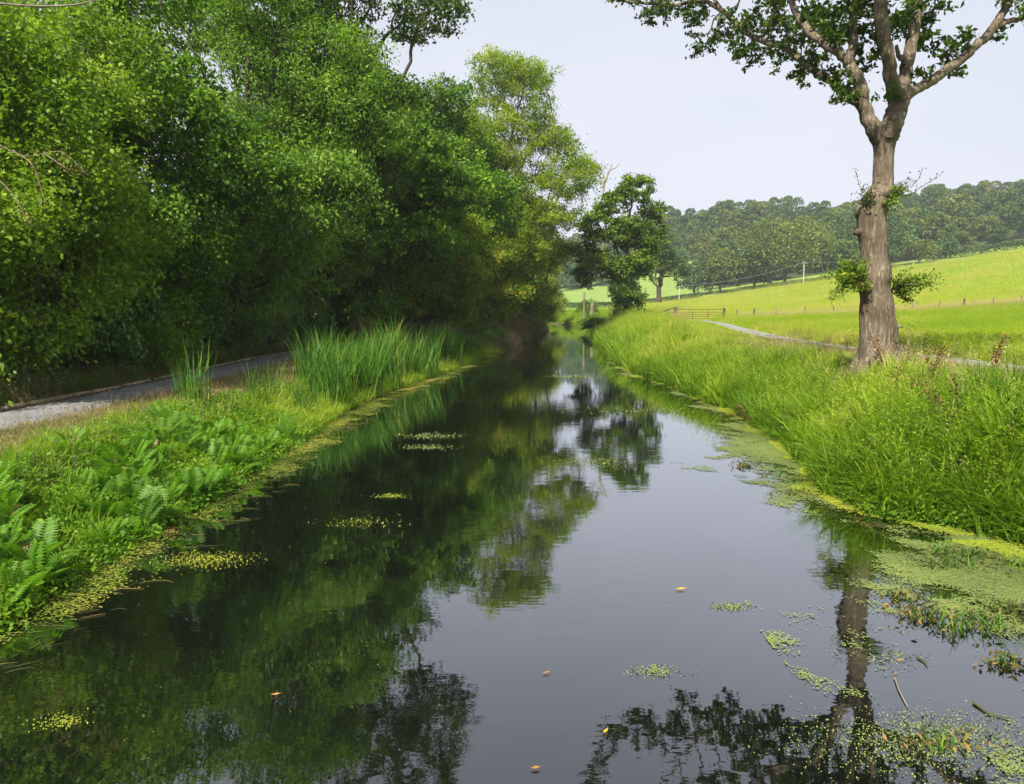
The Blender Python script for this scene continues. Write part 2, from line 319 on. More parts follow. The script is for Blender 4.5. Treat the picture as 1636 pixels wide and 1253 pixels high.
cx, cyy = (X[:-1, :-1] + X[1:, 1:]) / 2, (Y[:-1, :-1] + Y[1:, 1:]) / 2
def rpath(y):  # centre of the pale path on the right bank
    return np.interp(y, [-40, 10, 18, 23, 30, 37, 50, 67, 80], [11.6, 11.9, 12.2, 12.3, 12.0, 12.6, 14.8, 18.0, 19.6])
def lpath(y):
    return np.interp(y, [-40, 8, 15, 21, 33, 50, 72, 95], [-10.2, -10.1, -10.0, -9.75, -10.0, -8.4, -5.2, -1.0])
mask_wood = (cyy > 285) & (cx / cyy > .255) & (cyy < 700)
mask_hill = (cyy > 262) & ~mask_wood & ~((cx / cyy > .255) & (cyy <= 285))
mask_hay = (~mask_hill) & (~mask_wood) & (cyy > 80) & (cx > 12.5)
mask_field = (~mask_hill) & (~mask_wood) & (~mask_hay) & (cx > rpath(cyy) + .6)
mask_soil = ~(mask_hill | mask_wood | mask_hay | mask_field)
for nm, mk, mt in (('ground', mask_soil, 'soil'), ('meadow', mask_field, 'field'), ('hay_field', mask_hay, 'hay'), ('hillside', mask_hill, 'hill'), ('woodland_floor', mask_wood, 'woodfloor')):
    f = FQ[mk]; used, inv = np.unique(f, return_inverse=True)
    P = np.stack([X.ravel(), Y.ravel(), Z.ravel()], -1)[used]
    MB().add(P, inv.reshape(-1, 4)).obj(nm, M[mt], smooth=True, kind='structure')
yy = np.concatenate([np.arange(-40, 40, 1.0), np.arange(40, 140, 2.0)])
mb = MB(); n = len(yy)
V = np.concatenate([np.stack([xl(yy) - .6, yy, 0 * yy], -1), np.stack([xr(yy) + .6, yy, 0 * yy], -1)])
i = np.arange(n - 1); mb.add(V, np.stack([i, n + i, n + i + 1, i + 1], -1)); mb.obj('canal_water', M['water'], kind='structure')
def ribbon(name, cfun, y0, y1, w, mat, dz, wob):
    yy = np.arange(y0, y1, .35); c = cfun(yy); m = 7
    u = np.linspace(-1, 1, m)
    edge = 1 + wob * wave(yy, yy * .3, 2.3, 3)[:, None] * np.abs(u)[None]
    Xp = c[:, None] + u[None] * w / 2 * edge; Yp = np.repeat(yy[:, None], m, 1)
    Zp = ground(Xp, Yp) + dz + .025 * (1 - u[None] ** 2)
    Zp[:, 0] -= .05; Zp[:, -1] -= .05
    i, j = np.meshgrid(np.arange(len(yy) - 1), np.arange(m - 1), indexing='ij')
    F = np.stack([i * m + j, i * m + j + 1, (i + 1) * m + j + 1, (i + 1) * m + j], -1)
    MB().add(np.stack([Xp, Yp, Zp], -1), F).obj(name, M[mat], smooth=True, kind='structure')
ribbon('towpath', lpath, -10, 95, 2.0, 'gravelpath', .03, .05)
ribbon('gravel_path', rpath, 6, 79.5, 1.8, 'whitepath', .03, .16)
# timber edging along the far side of the towpath, board by board
eb = bpy.data.objects.new('path_edging', None); C.objects.link(eb); eb['kind'] = 'structure'
bm_ = MB(); box(bm_, (0, 0, 0), (.04, 2.36, .12)); bme = bm_.mesh('board', M['edging'])
rng = np.random.default_rng(5)
for k in range(24):
    y = 8 + 2.4 * k; x0, x1 = lpath(y - 1.2) - 1.06, lpath(y + 1.2) - 1.06
    o = bpy.data.objects.new('board', bme); C.objects.link(o); o.parent = eb
    o.location = ((x0 + x1) / 2 + rng.normal() * .01, y, .765 + rng.normal() * .008); o.rotation_euler = (rng.normal() * .006, 0, math.atan2(x0 - x1, 2.4))

# ------------------------------------------------------------------ trees: branches grow towards points spread through the crown's lobes
def lobes_points(lobes, n, rng, shell=.55):
    vol = np.array([np.prod(l[1]) ** (2 / 3) for l in lobes]); pick = rng.choice(len(lobes), n, p=vol / vol.sum())
    c = np.array([l[0] for l in lobes], float)[pick]; r = np.array([l[1] for l in lobes], float)[pick]
    K = max(16, n // 75); d = unit(rng.normal(size=(n, 3))); q = rng.uniform(0, 1, (n, 1)) ** (1 / 3) * (1 - shell) + shell * rng.uniform(.75, 1.0, (n, 1)) ** .5
    P = c + d * r * q; P[:, 2] += 0
    cen = P[:K]; who = rng.integers(0, K, n); cs = np.clip(r.mean() * .21, .32, .9)
    P[K:] = np.where((rng.uniform(size=(n - K, 1)) < .86), cen[who[K:]] + rng.normal(size=(n - K, 3)) * np.array([cs, cs, cs * .38]), P[K:])
    return P
def colonize(P, par, A, step, kill, iters, rng, trop=0.0, wig=.25):
    P = [np.array(p, float) for p in P]; par = list(par)
    D = np.full(len(A), 1e9); near = np.zeros(len(A), int)
    Q = np.array(P)
    for a in range(len(Q)):
        d = np.linalg.norm(A - Q[a], axis=1); m = d < D; D[m] = d[m]; near[m] = a
    kids = {}
    for it in range(iters):
        act = D < 1e8
        if not act.any(): break
        ids, inv = np.unique(near[act], return_inverse=True)
        dirs = np.zeros((len(ids), 3)); np.add.at(dirs, inv, unit(A[act] - np.array([P[k] for k in near[act]])))
        dirs = unit(unit(dirs) + rng.normal(size=dirs.shape) * wig + np.array([0, 0, trop]))
        new = []
        for k, d in zip(ids, dirs):
            q = P[k] + d * step
            if kids.get(k, 0) >= 4: continue
            kids[k] = kids.get(k, 0) + 1; P.append(q); par.append(int(k)); new.append(len(P) - 1)
        if not new:
            break
        stuck = np.array([kids.get(k, 0) >= 4 for k in ids])
        if stuck.any():
            bad = set(ids[stuck].tolist()); kill_m = np.array([n_ in bad for n_ in near]) & act; D[kill_m] = 1e9
            act = D < 1e8
        NQ = np.array([P[k] for k in new])
        for k0 in range(0, len(NQ), 200):
            blk = NQ[k0:k0 + 200]
            dd = np.linalg.norm(A[:, None] - blk[None], axis=2); b = dd.argmin(1); dm = dd[np.arange(len(A)), b]
            m = (dm < D) & (D < 1e8); D[m] = dm[m]; near[m] = np.array(new)[k0 + b[m]]
        D[D < kill] = 1e9
    return np.array(P), np.array(par)
def tip_counts(par):
    n = len(par); cnt = np.zeros(n); has = np.zeros(n, bool); has[par[par >= 0]] = True
    cnt[~has] = 1
    for k in range(n - 1, 0, -1):
        if par[k] >= 0: cnt[par[k]] += cnt[k]
    return cnt, ~has
def branch_mesh(mb, P, par, rad, rmin, rng, thick=.09):
    n = len(P); ch = [[] for _ in range(n)]
    for k in range(n):
        if par[k] >= 0: ch[par[k]].append(k)
    stack = [(int(k), -1) for k in np.where(par < 0)[0]]
    while stack:
        k, frm = stack.pop(); chain = [frm] if frm >= 0 else []
        while True:
            chain.append(k)
            cs = [c for c in ch[k] if rad[c] > rmin]
            if not cs: break
            cs.sort(key=lambda c: -rad[c])
            for c in cs[1:]: stack.append((c, k))
            k = cs[0]
        if len(chain) < 2: continue
        pts = P[chain]; rr = rad[chain].copy()
        if frm >= 0: rr[0] = min(rr[0], rr[1] * 1.3)
        rr[-1] *= .4
        kk = 9 if rr.max() > thick else (5 if rr.max() > thick * .4 else 3)
        tube(mb, pts, rr, kk, .05 if kk == 9 else 0, rng)
def sprays(mb, centers, dirs, m, spread, L, W, rng, droop, hang=0.0, up=.7, outw=.6, cen=None):
    n = len(centers); c = np.repeat(centers, m, 0); d = np.repeat(dirs, m, 0)
    t = rng.uniform(-.2, 1, (n * m, 1)); off = d * t * spread * 1.3 + rng.normal(size=(n * m, 3)) * spread * (.46, .46, .24)
    if hang: off[:, 2] -= np.abs(rng.normal(size=n * m)) * hang
    v = np.clip(np.repeat(rng.uniform(.1, .9, n), m) + rng.normal(size=n * m) * .18, 0, 1)
    leaf_quads(mb, c + off, L, W, rng, out=d, droop=droop, up=up, var=v, outw=outw)
def make_tree(name, label, cat, base, height, clear, rb, lobes, leafm, bark='bark', natt=700, m=26, spread=.4, L=.09, W=.05, droop=.3, hang=0,
              seed=1, lean=(0, 0), step=.45, group=None, stems=1, ivy=None, rmin=.012, leafy=3, extra=None):
    """base: ground point; lobes: (offset from base, radii)"""
    rng = np.random.default_rng(seed); base = np.array(base, float); natt = int(natt * 2.6); step *= .78; m = int(m * 1.55)
    A = lobes_points([((np.array(c)), r) for c, r in lobes], natt, rng)
    A = A[A[:, 2] > .4]
    P, par = [], []
    for s in range(stems):
        ang = rng.uniform(0, 6.28); o = np.array([math.cos(ang), math.sin(ang), 0]) * (.25 * (stems > 1))
        nseg = max(3, int(clear / .5)); tl = np.array([lean[0], lean[1], 0.0]) + o * 3.0
        for q in range(nseg + 1):
            t = q / nseg
            P.append(o + tl * t ** 1.5 + np.array([.06 * math.sin(3 * t + s), .06 * math.cos(4 * t + s), clear * t - (.25 if q == 0 else 0)]))
            par.append(-1 if q == 0 else len(P) - 2)
    P, par = colonize(P, par, A, step, step * 1.12, 120, rng, trop=.10)
    cnt, tips = tip_counts(par); tot = cnt[par < 0].max()
    rad = np.maximum(.005, rb * (cnt / tot) ** .52)
    zf = 1 + .6 * np.exp(-np.maximum(P[:, 2], 0) / .35); rad = np.where(cnt > .6 * tot, rad * zf, rad)
    root = thing(name, base, label, cat, group)
    mb = MB(); branch_mesh(mb, P, par, rad, rmin, rng); mb.obj('trunk', M[bark], root, smooth=True)
    lf = np.where(cnt <= leafy)[0]; lf = lf[par[lf] >= 0]
    dirs = unit(P[lf] - P[par[lf]])
    mb = MB(); sprays(mb, P[lf], dirs, m, spread, L, W, rng, droop, hang); mb.obj('crown', M[leafm], root, kind='stuff')
    if ivy:
        h, r0, cntv, mat = ivy; mb = MB()
        t = rng.uniform(0, 1, cntv) ** .8; a = rng.uniform(0, 6.28, cntv)
        axis = np.array([np.interp(t * h, np.maximum(P[:nseg + 1, 2], 0) + np.arange(nseg + 1) * 1e-4, P[:nseg + 1, k]) for k in (0, 1)]).T
        rr = r0 * (1 - .35 * t) * (1 + .35 * wave(a * 2, t * h * 1.3, 1, seed)) * rng.uniform(.55, 1.05, cntv)
        out = np.stack([np.cos(a), np.sin(a), 0 * a + .1], -1)
        c = np.stack([axis[:, 0] + np.cos(a) * rr, axis[:, 1] + np.sin(a) * rr, t * h], -1)
        leaf_quads(mb, c, .10, .085, rng, out=out, droop=.8, up=.2, fold=.1); mb.obj('ivy', M[mat], root, kind='stuff')
    if extra: extra(root, rng)
    return root
def lobe_set(h, clear, r, rng, n=7, cx=0, cy=0, flat=1.0):
    """a crown of n overlapping lobes between the clear stem and the top"""
    out = []
    for k in range(n):
        t = (k + .5) / n; z = clear + (h - clear) * (.12 + .76 * t)
        ww = math.sin(math.pi * (.18 + .70 * t)) ** .8
        a = k * 2.4 + rng.uniform(-.5, .5); off = r * .5 * ww * rng.uniform(.5, 1.1)
        q = r * .58 * ww * rng.uniform(.8, 1.15)
        out.append(((cx * t + math.cos(a) * off, cy * t + math.sin(a) * off, z), (q, q, max((h - clear) / n * 1.15, .7) * flat)))
    return out
LG = 'trees and tall shrubs of the shady row beside the towpath'
rg = np.random.default_rng(11)
def g(x, y): return (x, y, gz(x, y))
lt = []
haw = make_tree('hawthorn_tree', 'hawthorn at the photo\'s left edge, behind the start of the towpath', 'tree', g(-13.2, 18.0), 9.5, 1.6, .17,
    [((0.3,0,3.2),(2.9,2.8,1.7)),((1.2,-1.0,4.8),(2.7,2.4,1.5)),((-.6,1.2,5.6),(2.8,2.6,1.6)),((.8,.3,7.2),(2.6,2.5,1.6)),((0,-.4,8.7),(1.9,1.9,1.2)),((2.2,.9,3.9),(1.9,2.0,1.3)),((.8,-.8,2.0),(2.2,2.6,1.4)),((2.6,-.6,6.2),(1.9,2.0,1.4))],
    'hawthorn', natt=1500, m=34, spread=.40, L=.135, W=.085, droop=.5, hang=.3, seed=3, stems=2, step=.38, ivy=(4.2, .75, 5000, 'ivy'), group=LG)
copy_tree(haw, g(-13.5, 22.4), 2.1, 1.1, 'dense hawthorn second from the left edge, rising straight behind the towpath')
mapl = make_tree('field_maple', 'dark green maple with drooping sprays left of the sky gap in the row', 'tree', g(-13.4, 26.8), 13.5, 2.2, .24,
    [((.8,.3,2.0),(2.1,2.6,1.3)),((.2,0,3.8),(2.9,3.0,1.7)),((3.0,.6,7.4),(1.8,2.0,1.5)),((1.6,-.8,5.4),(2.5,2.3,1.6)),((.6,1.3,7.0),(3.0,2.6,1.7)),((1.4,-.4,8.8),(2.8,2.6,1.7)),((-.6,.5,10.4),(2.7,2.5,1.7)),((.7,0,12.0),(2.1,2.0,1.4))],
    'maple', natt=1650, m=34, spread=.44, L=.16, W=.115, droop=.6, hang=.35, seed=8, step=.42, ivy=(5.0, .85, 6000, 'ivy'), group=LG)
aldr = make_tree('alder_tree', 'feathery grey green tree leaning over the towpath right of the sky gap', 'tree', g(-12.3, 33.0), 18.5, 3.0, .28,
    [((.6,0,2.6),(2.2,2.8,1.5)),((1.2,-.5,5.2),(3.3,3.4,2.0)),((4.0,-1.4,7.0),(3.0,2.9,1.9)),((5.0,-1,10.0),(2.4,2.4,1.6)),((1.0,.8,9.6),(3.3,3.0,2.0)),((3.4,-.6,12.0),(3.1,2.8,2.2)),((1.6,0,14.4),(3.2,3.0,2.0)),((2.4,0,16.8),(2.4,2.3,1.7))],
    'willow', natt=2000, m=34, spread=.48, L=.19, W=.075, droop=.5, hang=.25, seed=12, lean=(.6, 0), step=.48, ivy=(6.0, .9, 6500, 'ivy'), group=LG)
loak = make_tree('oak_tree', 'tall dark oak whose branch tips jut into the sky above the row', 'tree', g(-11.6, 38.0), 21, 6.0, .42,
    [((1.0,0,5.0),(2.8,3.0,1.8)),((2.5,-1,8.0),(3.8,3.4,1.9)),((4.4,-1.5,11.6),(3.2,3.0,1.8)),((6.6,-2.2,15.0),(2.0,2.0,1.1)),((4.6,-2,17.2),(2.8,2.6,1.5)),((8.2,-3,17.4),(1.5,1.5,.9)),((7.0,-3,19.6),(2.4,2.2,1.2)),((2.2,-.5,14.0),(3.2,3.0,1.9)),((2.6,0,19.0),(3.6,3.4,1.8)),((-1.6,1,16),(3.4,3.2,2)),((8.8,-3,15.6),(1.0,1.2,.7))],
    'oak', natt=1700, m=30, spread=.40, L=.17, W=.11, droop=.1, seed=21, step=.55, ivy=(7, .9, 6500, 'ivy'), group=LG)
copy_tree(aldr, g(-12.8, 42.5), 1.2, .86, 'grey green tree behind the tall oak, its lower half hidden by the sycamore')
syca = make_tree('sycamore_tree', 'broad leaved rich green sycamore spreading low over the bank past the reed bed', 'tree', g(-9.9, 47.5), 15.5, 3.0, .3,
    [((.4,0,2.6),(2.6,2.8,1.5)),((.6,0,5.0),(3.4,3.4,1.8)),((3.6,-1,6.6),(3.2,3,1.8)),((5.0,-1.2,9.4),(2.6,2.6,1.7)),((.2,.8,9.0),(3.6,3.2,1.9)),((3.4,-.6,10.4),(3.0,3.0,1.8)),((.8,0,12.4),(3.2,3.2,1.8)),((.6,0,14.2),(2.2,2.2,1.4))],
    'maple', natt=1500, m=28, spread=.5, L=.24, W=.19, droop=.5, hang=.2, seed=31, step=.5, ivy=(5, .9, 5000, 'ivy'), group=LG)
ylow = make_tree('hazel_tree', 'yellowing low tree arching over the bank in front of the pale ash', 'tree', g(-6.2, 54.0), 10.5, 1.6, .16,
    [((.4,0,1.8),(2.6,2.6,1.2)),((.6,-.4,3.4),(3.2,2.8,1.5)),((2.4,-1,5.0),(2.7,2.4,1.4)),((0,.6,6.6),(3.0,2.6,1.5)),((1.8,0,8.2),(2.6,2.4,1.4)),((.4,0,9.6),(1.9,1.8,1.1))],
    'yellow', natt=1200, m=32, spread=.46, L=.19, W=.10, droop=.6, hang=.3, seed=41, stems=3, step=.42, ivy=(3.2, .7, 3500, 'ivy'), group=LG)
rash = make_tree('ash_tree', 'tall pale yellow green ash lit by the sun where the canal bends', 'tree', g(-2.2, 68.0), 23.5, 4.0, .34,
    [((.4,0,4.0),(3.4,3.4,2.0)),((.6,0,7.0),(4.4,3.8,2.2)),((3.8,-1,9.6),(3.6,3.2,2.0)),((-.6,.8,12.0),(4.0,3.4,2.2)),((6.6,-1,13.2),(2.4,2.4,1.6)),((2.6,0,15.6),(3.8,3.4,2.1)),((-.2,0,17.6),(3.4,3.2,2.0)),((3.2,0,19.4),(3.0,3.0,1.7)),((1.6,0,21.8),(2.8,2.8,1.5)),((5.8,0,16.4),(1.7,1.8,1.2))],
    'ash', natt=2800, m=32, spread=.58, L=.27, W=.10, droop=.3, seed=52, lean=(1.2, 0), step=.6, ivy=(5, .9, 4500, 'ivy'), group=LG)
copy_tree(rash, g(-2.6, 74.0), 2.6, .86, 'second pale ash standing close behind the tall one, filling its crown')
copy_tree(ylow, g(-2.6, 61.0), 2.7, 1.02, 'olive green low tree with drooping sprays under the pale ash')
copy_tree(ylow, g(1.4, 79.0), 4.4, 1.3, 'last low tree of the row, its boughs hanging out over the far water')
copy_tree(loak, g(-12.5, 60.0), .5, .92, 'dark crowned tree whose top shows between the row and the pale ash')
copy_tree(mapl, g(-6.3, 63.0), 5.2, 1.45, 'tall dark green tree filling the row just left of the pale ash')
copy_tree(mapl, g(-1.6, 88.0), 1.1, .95, 'dark tree closing the far end of the shady row')
copy_tree(syca, g(-9.0, 60.0), 2.2, 1.25, 'deep green tree rising between the sycamore and the pale ash')
# ivy and holly understorey between the stems
shr = []
def shrub(name, label, base, rx, ry, h, cnt, leafm, seed, group=None, L=.1, W=.08, cat='shrub', bark='bark', gaps=.35, up=.5, stemn=5):
    rng = np.random.default_rng(seed); base = np.array(base, float)
    root = thing(name, base, label, cat, group); mb = MB()
    for k in range(stemn):
        a = rng.uniform(0, 6.28); e = np.array([math.cos(a) * rx * .6, math.sin(a) * ry * .6, h * rng.uniform(.6, .92)])
        P = [np.array([math.cos(a), math.sin(a), -1]) * .1, e * (.3, .3, .5), e]; P, rr = smoothline(P, [.04, .025, .008]); tube(mb, P, rr, 5)
    mb.obj('stem', M[bark], root, smooth=True)
    mb = MB(); q = rng.normal(size=(cnt, 3)); q = unit(q); q[:, 2] = np.abs(q[:, 2]) * 1.6 - .6
    f = rng.uniform(.35, 1.0, (cnt, 1)) ** .45
    lump = 1 + gaps * wave(np.arctan2(q[:, 1], q[:, 0]) * 2.2, q[:, 2] * 3, 1, seed)[:, None]
    c = np.stack([q[:, 0] * rx, q[:, 1] * ry, .5 * h + q[:, 2] * .5 * h], -1); c0 = np.array([0, 0, .5 * h]); c = c0 + (c - c0) * f * lump
    keep = c[:, 2] > .02; leaf_quads(mb, c[keep], L, W, rng, out=unit(c[keep] - c0), droop=.5, up=up); mb.obj('foliage', M[leafm], root, kind='stuff')
    return root
ug = 'ivy grown shrubs under the row beside the towpath'
iv = shrub('ivy_shrub', 'dark ivy grown shrub standing behind the towpath among the others of its kind', g(-12.9, 16), 1.15, 1.2, 3.4, 9000, 'ivy', 61, ug, L=.11, W=.09)
iv2 = shrub('ivy_shrub', 'dark ivy grown shrub standing behind the towpath among the others of its kind', g(-12.8, 20), 1.0, 1.3, 4.3, 9000, 'ivy', 62, ug, L=.10, W=.08)
rng = np.random.default_rng(4)
for k, y in enumerate(np.concatenate([np.arange(21.8, 60, 1.55), np.arange(61, 92, 2.2)])):
    x = lpath(y) - 2.75 - .9 * (k % 3 == 1) + rng.uniform(-.3, .3)
    copy_tree((iv, iv2)[k % 2], g(x, y), rng.uniform(0, 6.28), (rng.uniform(.85, 1.25), rng.uniform(.85, 1.2), rng.uniform(.8, 1.45)))
shrub('russet_bush', 'withered brown and green bush behind the tall reed bed', g(lpath(42) + 1.0, 42), .9, .9, 1.7, 2500, 'russet', 71, L=.1, W=.06)
shrub('bank_bush', 'low rounded green bush at the water\'s edge past the reeds', g(xl(51) - 1.3, 51.0), 1.9, 2.6, 1.5, 7000, 'bush', 72, L=.1, W=.07)
shrub('bank_bush', 'small light green bush on the bank just past the reed bed', g(xl(44) - 1.0, 43.5), 1.2, 1.5, 1.1, 4000, 'bush', 73, L=.09, W=.06)
shrub('withered_bush', 'pale straw brown bush leaning over the far left water edge', g(xl(66) - 1.4, 67), 2.2, 3.6, 2.2, 5000, 'russet', 74, L=.12, W=.05)
shrub('far_bank_bush', 'dark green bush round the wooden posts at the canal bend', at(938, 506, 101), 1.6, 1.4, 2.2, 2600, 'bush', 75, L=.14, W=.1)
shrub('bend_bush', 'bright green rounded bush at the waterline just left of the ivy clad tree', g(xr(84) + .4, 84.0), 1.8, 1.8, 1.5, 3600, 'bush', 76, L=.16, W=.1)
shrub('bend_bush', 'low spreading bush on the right bank beyond the bright rounded one', g(xr(92) + .6, 92.0), 2.2, 2.0, 1.6, 3600, 'bush', 77, L=.17, W=.1)
copy_tree(ylow, g(4.2, 112.0), 1.7, 1.0, 'small far tree closing the view where the canal bends out of sight')
# thin bare twig arching in from the photo's top left corner
def arching():
    rng = np.random.default_rng(9)
    r = thing('arching_branch', at(-60, 2, 12.5), 'thin pale bare branch arching into the top left corner', 'branch')
    b = np.array(r.location); mb = MB()
    pts = [at(-60, 2, 12.5), at(0, 6, 12.4), at(60, 10, 12.3), at(118, 8, 12.2), at(150, 0, 12.1), at(175, -12, 12.0)]
    P, q = smoothline(pts, [.022, .018, .015, .012, .009, .006]); tube(mb, P, q, 6); mb.obj('bough', M['twig'], r, off=b, smooth=True)
    mb = MB()
    for k in range(7):
        s = P[rng.integers(4, len(P))]; e = s + np.array([rng.uniform(-.1, .35), rng.uniform(-.2, .2), rng.uniform(-.3, .2)]); tube(mb, [s, (s + e) / 2 + .02, e], [.005, .004, .002], 4)
    mb.obj('twig', M['twig'], r, off=b, kind='stuff')
    r = thing('berry_branch', at(-40, 205, 15), 'pale twigs with dull red berries drooping across the left edge of the photo', 'branch')
    b = np.array(r.location); mb = MB(); mb2 = MB(); mb3 = MB()
    for pts in ([(-40, 205), (0, 232), (40, 250), (80, 243), (105, 246), (140, 280)], [(20, 240), (50, 262), (62, 290), (70, 318)], [(-30, 280), (0, 290), (25, 318), (40, 345), (52, 362)], [(70, 245), (95, 262), (112, 272)]):
        P, q = smoothline([at(a, c, 15 - .2 * k) for k, (a, c) in enumerate(pts)], np.linspace(.012, .003, len(pts))); tube(mb, P, q, 4)
        for p in P[4:]:
            cc = p + rng.normal(size=(9, 3)) * .09; leaf_quads(mb2, cc, .05, .03, rng)
            if rng.uniform() < .8: leaf_quads(mb3, p + rng.normal(size=(9, 3)) * .05, .03, .025, rng)
    mb.obj('twig', M['twig'], r, off=b, kind='stuff'); mb2.obj('leaves', M['yellow'], r, off=b, kind='stuff'); mb3.obj('berries', M['berry'], r, off=b, kind='stuff')
arching()

# ------------------------------------------------------------------ the pollarded oak on the right bank
def big_oak():
    rng = np.random.default_rng(77); Y0 = 19.0
    b = at(1408, 580, Y0); b[2] = gz(b[0], b[1])
    root = thing('pollard_oak', b, 'big lopped oak with furrowed trunk standing between the canal and the gravel path', 'tree')
    px = [(1410,604,112),(1408,582,92),(1407,566,76),(1405,549,65),(1403,522,61),(1401,499,56),(1401,482,53),(1399,470,52),(1395,455,52),(1397,440,53),(1399,428,50),(1397,415,44),(1396,401,43),(1393,375,47),(1393,348,47),(1395,335,48),(1399,321,50),(1406,308,43),(1410,295,33),(1411,275,32),(1412,250,32),(1413,228,36),(1416,210,40),(1420,196,33)]
    P, r = smoothline([at(x, y, Y0) for x, y, w in px], [w / 2 / FPX * Y0 * .90 for x, y, w in px], 4)
    mb = MB(); k = 44; a = np.linspace(0, 2 * math.pi, k, endpoint=False)
    # trunk rings with buttress roots, burrs and furrows
    zz = P[:, 2]; A_, Zm = np.meshgrid(a, zz)
    flare = np.exp(-np.maximum(Zm - b[2], 0) / .35)
    dr = 1 + .16 * flare * np.cos(A_ * 5 + .6) + .028 * wave(A_ * 3.2, Zm * 3.1, 1, 2) + .03 * np.cos(A_ * 19 + 1.6 * np.sin(Zm * 2.4)) + .018 * np.cos(A_ * 31 + 2 * np.sin(Zm * 3.3)) + .006 * rng.normal(size=A_.shape)
    zc = at(0, 446, Y0)[2]; dr += .06 * np.exp(-((Zm - zc) / .10) ** 2) * (1 + .5 * np.cos(A_ * 2 + 1))
    zs = at(0, 545, Y0)[2]
    V = np.stack([P[:, 0:1] + np.cos(A_) * r[:, None] * dr, P[:, 1:2] + np.sin(A_) * r[:, None] * dr, Zm + .02 * np.cos(A_ * 2)], -1)
    # long scar sunk into the face towards the canal below the fork
    z1, z2 = at(0, 292, Y0)[2], at(0, 218, Y0)[2]
    ang = np.abs(np.angle(np.exp(1j * (A_ + 1.62)))); sc_ = np.exp(-(ang / .40) ** 2) * (sstep((Zm - z1) / .12) * sstep((z2 - Zm) / .10))
    V[..., 1] += sc_ * .10
    n = len(P); i, j = np.meshgrid(np.arange(n - 1), np.arange(k), indexing='ij'); j2 = (j + 1) % k
    mb.add(V, np.stack([i * k + j, i * k + j2, (i + 1) * k + j2, (i + 1) * k + j], -1).reshape(-1, 4))
    for k2 in range(6):
        an = k2 * 1.05 + .3; c0 = np.array([b[0], b[1], b[2]]); d = np.array([math.cos(an), math.sin(an), 0])
        tube(mb, [c0 + d * .26 + (0, 0, .5), c0 + d * .44 + (0, 0, .20), c0 + d * .66 + (0, 0, -.02), c0 + d * .9 + (0, 0, -.2)], [.20, .18, .13, .06], 8, .06, rng)
    limbs = {
        'L': ([(1411,226,19,28),(1400,212,19,26),(1388,190,19,22),(1378,168,19,21),(1372,158,19,19)], None),
        'A': ([(1376,166,19,16),(1364,161,19.3,13),(1345,146,19.9,12),(1326,128,20.6,12),(1298,111,21.6,11),(1272,92,22.6,10),(1250,74,23.4,9),(1219,66,24.5,9),(1184,45,25.8,8),(1153,17,27,7),(1120,2,28,6),(1070,9,28.8,5),(1020,4,29.5,4),(985,2,30,3)], None),
        'A2': ([(1153,17,27,6),(1130,-20,27.5,5),(1100,-70,28,4)], None),
        'B': ([(1375,162,19,20),(1378,148,19,21),(1370,128,19.1,18),(1359,107,19.2,18),(1351,92,19.2,17)], None),
        'B1': ([(1354,98,19.2,14),(1338,82,19.2,14),(1319,72,19.6,13),(1303,60,19.9,12),(1290,46,20.3,11),(1276,28,20.8,10),(1266,8,21.3,9),(1250,-40,22,8),(1225,-100,23,6)], None),
        'B2': ([(1354,94,19.2,14),(1362,78,19.3,13),(1364,50,19.4,12),(1363,20,19.5,11),(1360,-30,19.7,10),(1350,-110,20,7)], None),
        'R': ([(1416,222,19,34),(1424,204,19,32),(1430,186,19,31),(1434,170,19,30),(1436,158,19,26)], None),
        'C1': ([(1433,165,19,22),(1428,145,18.9,22),(1423,122,18.8,21),(1419,93,18.7,19),(1413,60,18.6,19),(1408,30,18.5,20),(1406,0,18.4,18),(1402,-60,18.2,14),(1390,-140,18,9)], None),
        'C2': ([(1437,165,19,19),(1442,145,19.1,19),(1447,114,19.3,19),(1454,82,19.4,18),(1460,50,19.5,17),(1465,20,19.6,16),(1470,-20,19.7,14),(1482,-100,20,10),(1490,-160,20.2,6)], None),
        'D': ([(1440,164,19,20),(1450,152,19.1,17),(1464,143,19.2,15),(1480,134,19.3,15),(1500,121,19.4,15),(1520,107,19.5,14),(1540,92,19.6,14),(1556,76,19.7,13),(1572,62,19.8,13),(1588,44,19.9,13),(1602,22,20,12),(1616,-5,20.1,10),(1640,-50,20.3,8)], None),
        'D2': ([(1590,44,19.9,8),(1612,34,20,8),(1640,28,20.1,7),(1690,18,20.2,5)], None),
        'S': ([(1450,106,19.35,12),(1444,97,19.2,8),(1437,89,19.1,7),(1433,80,19.1,6),(1433,73,19.1,5)], None)}
    nodes, par = [], []
    for nm, (pts, _) in limbs.items():
        Q, q = smoothline([at(x, y, d) for x, y, d, w in pts], [w / 2 / FPX * d for x, y, d, w in pts], 4)
        Q[1:-1] += rng.normal(size=Q[1:-1].shape) * .012
        tube(mb, Q, q, 14, .035, rng, cap=(nm == 'S'))
        if nm not in 'LRS':
            sel = Q[2::2]
            for t, p in enumerate(sel): nodes.append(p); par.append(-1 if t == 0 else len(nodes) - 2)
    mb.obj('trunk', M['oakbark'], root, off=b, smooth=True)
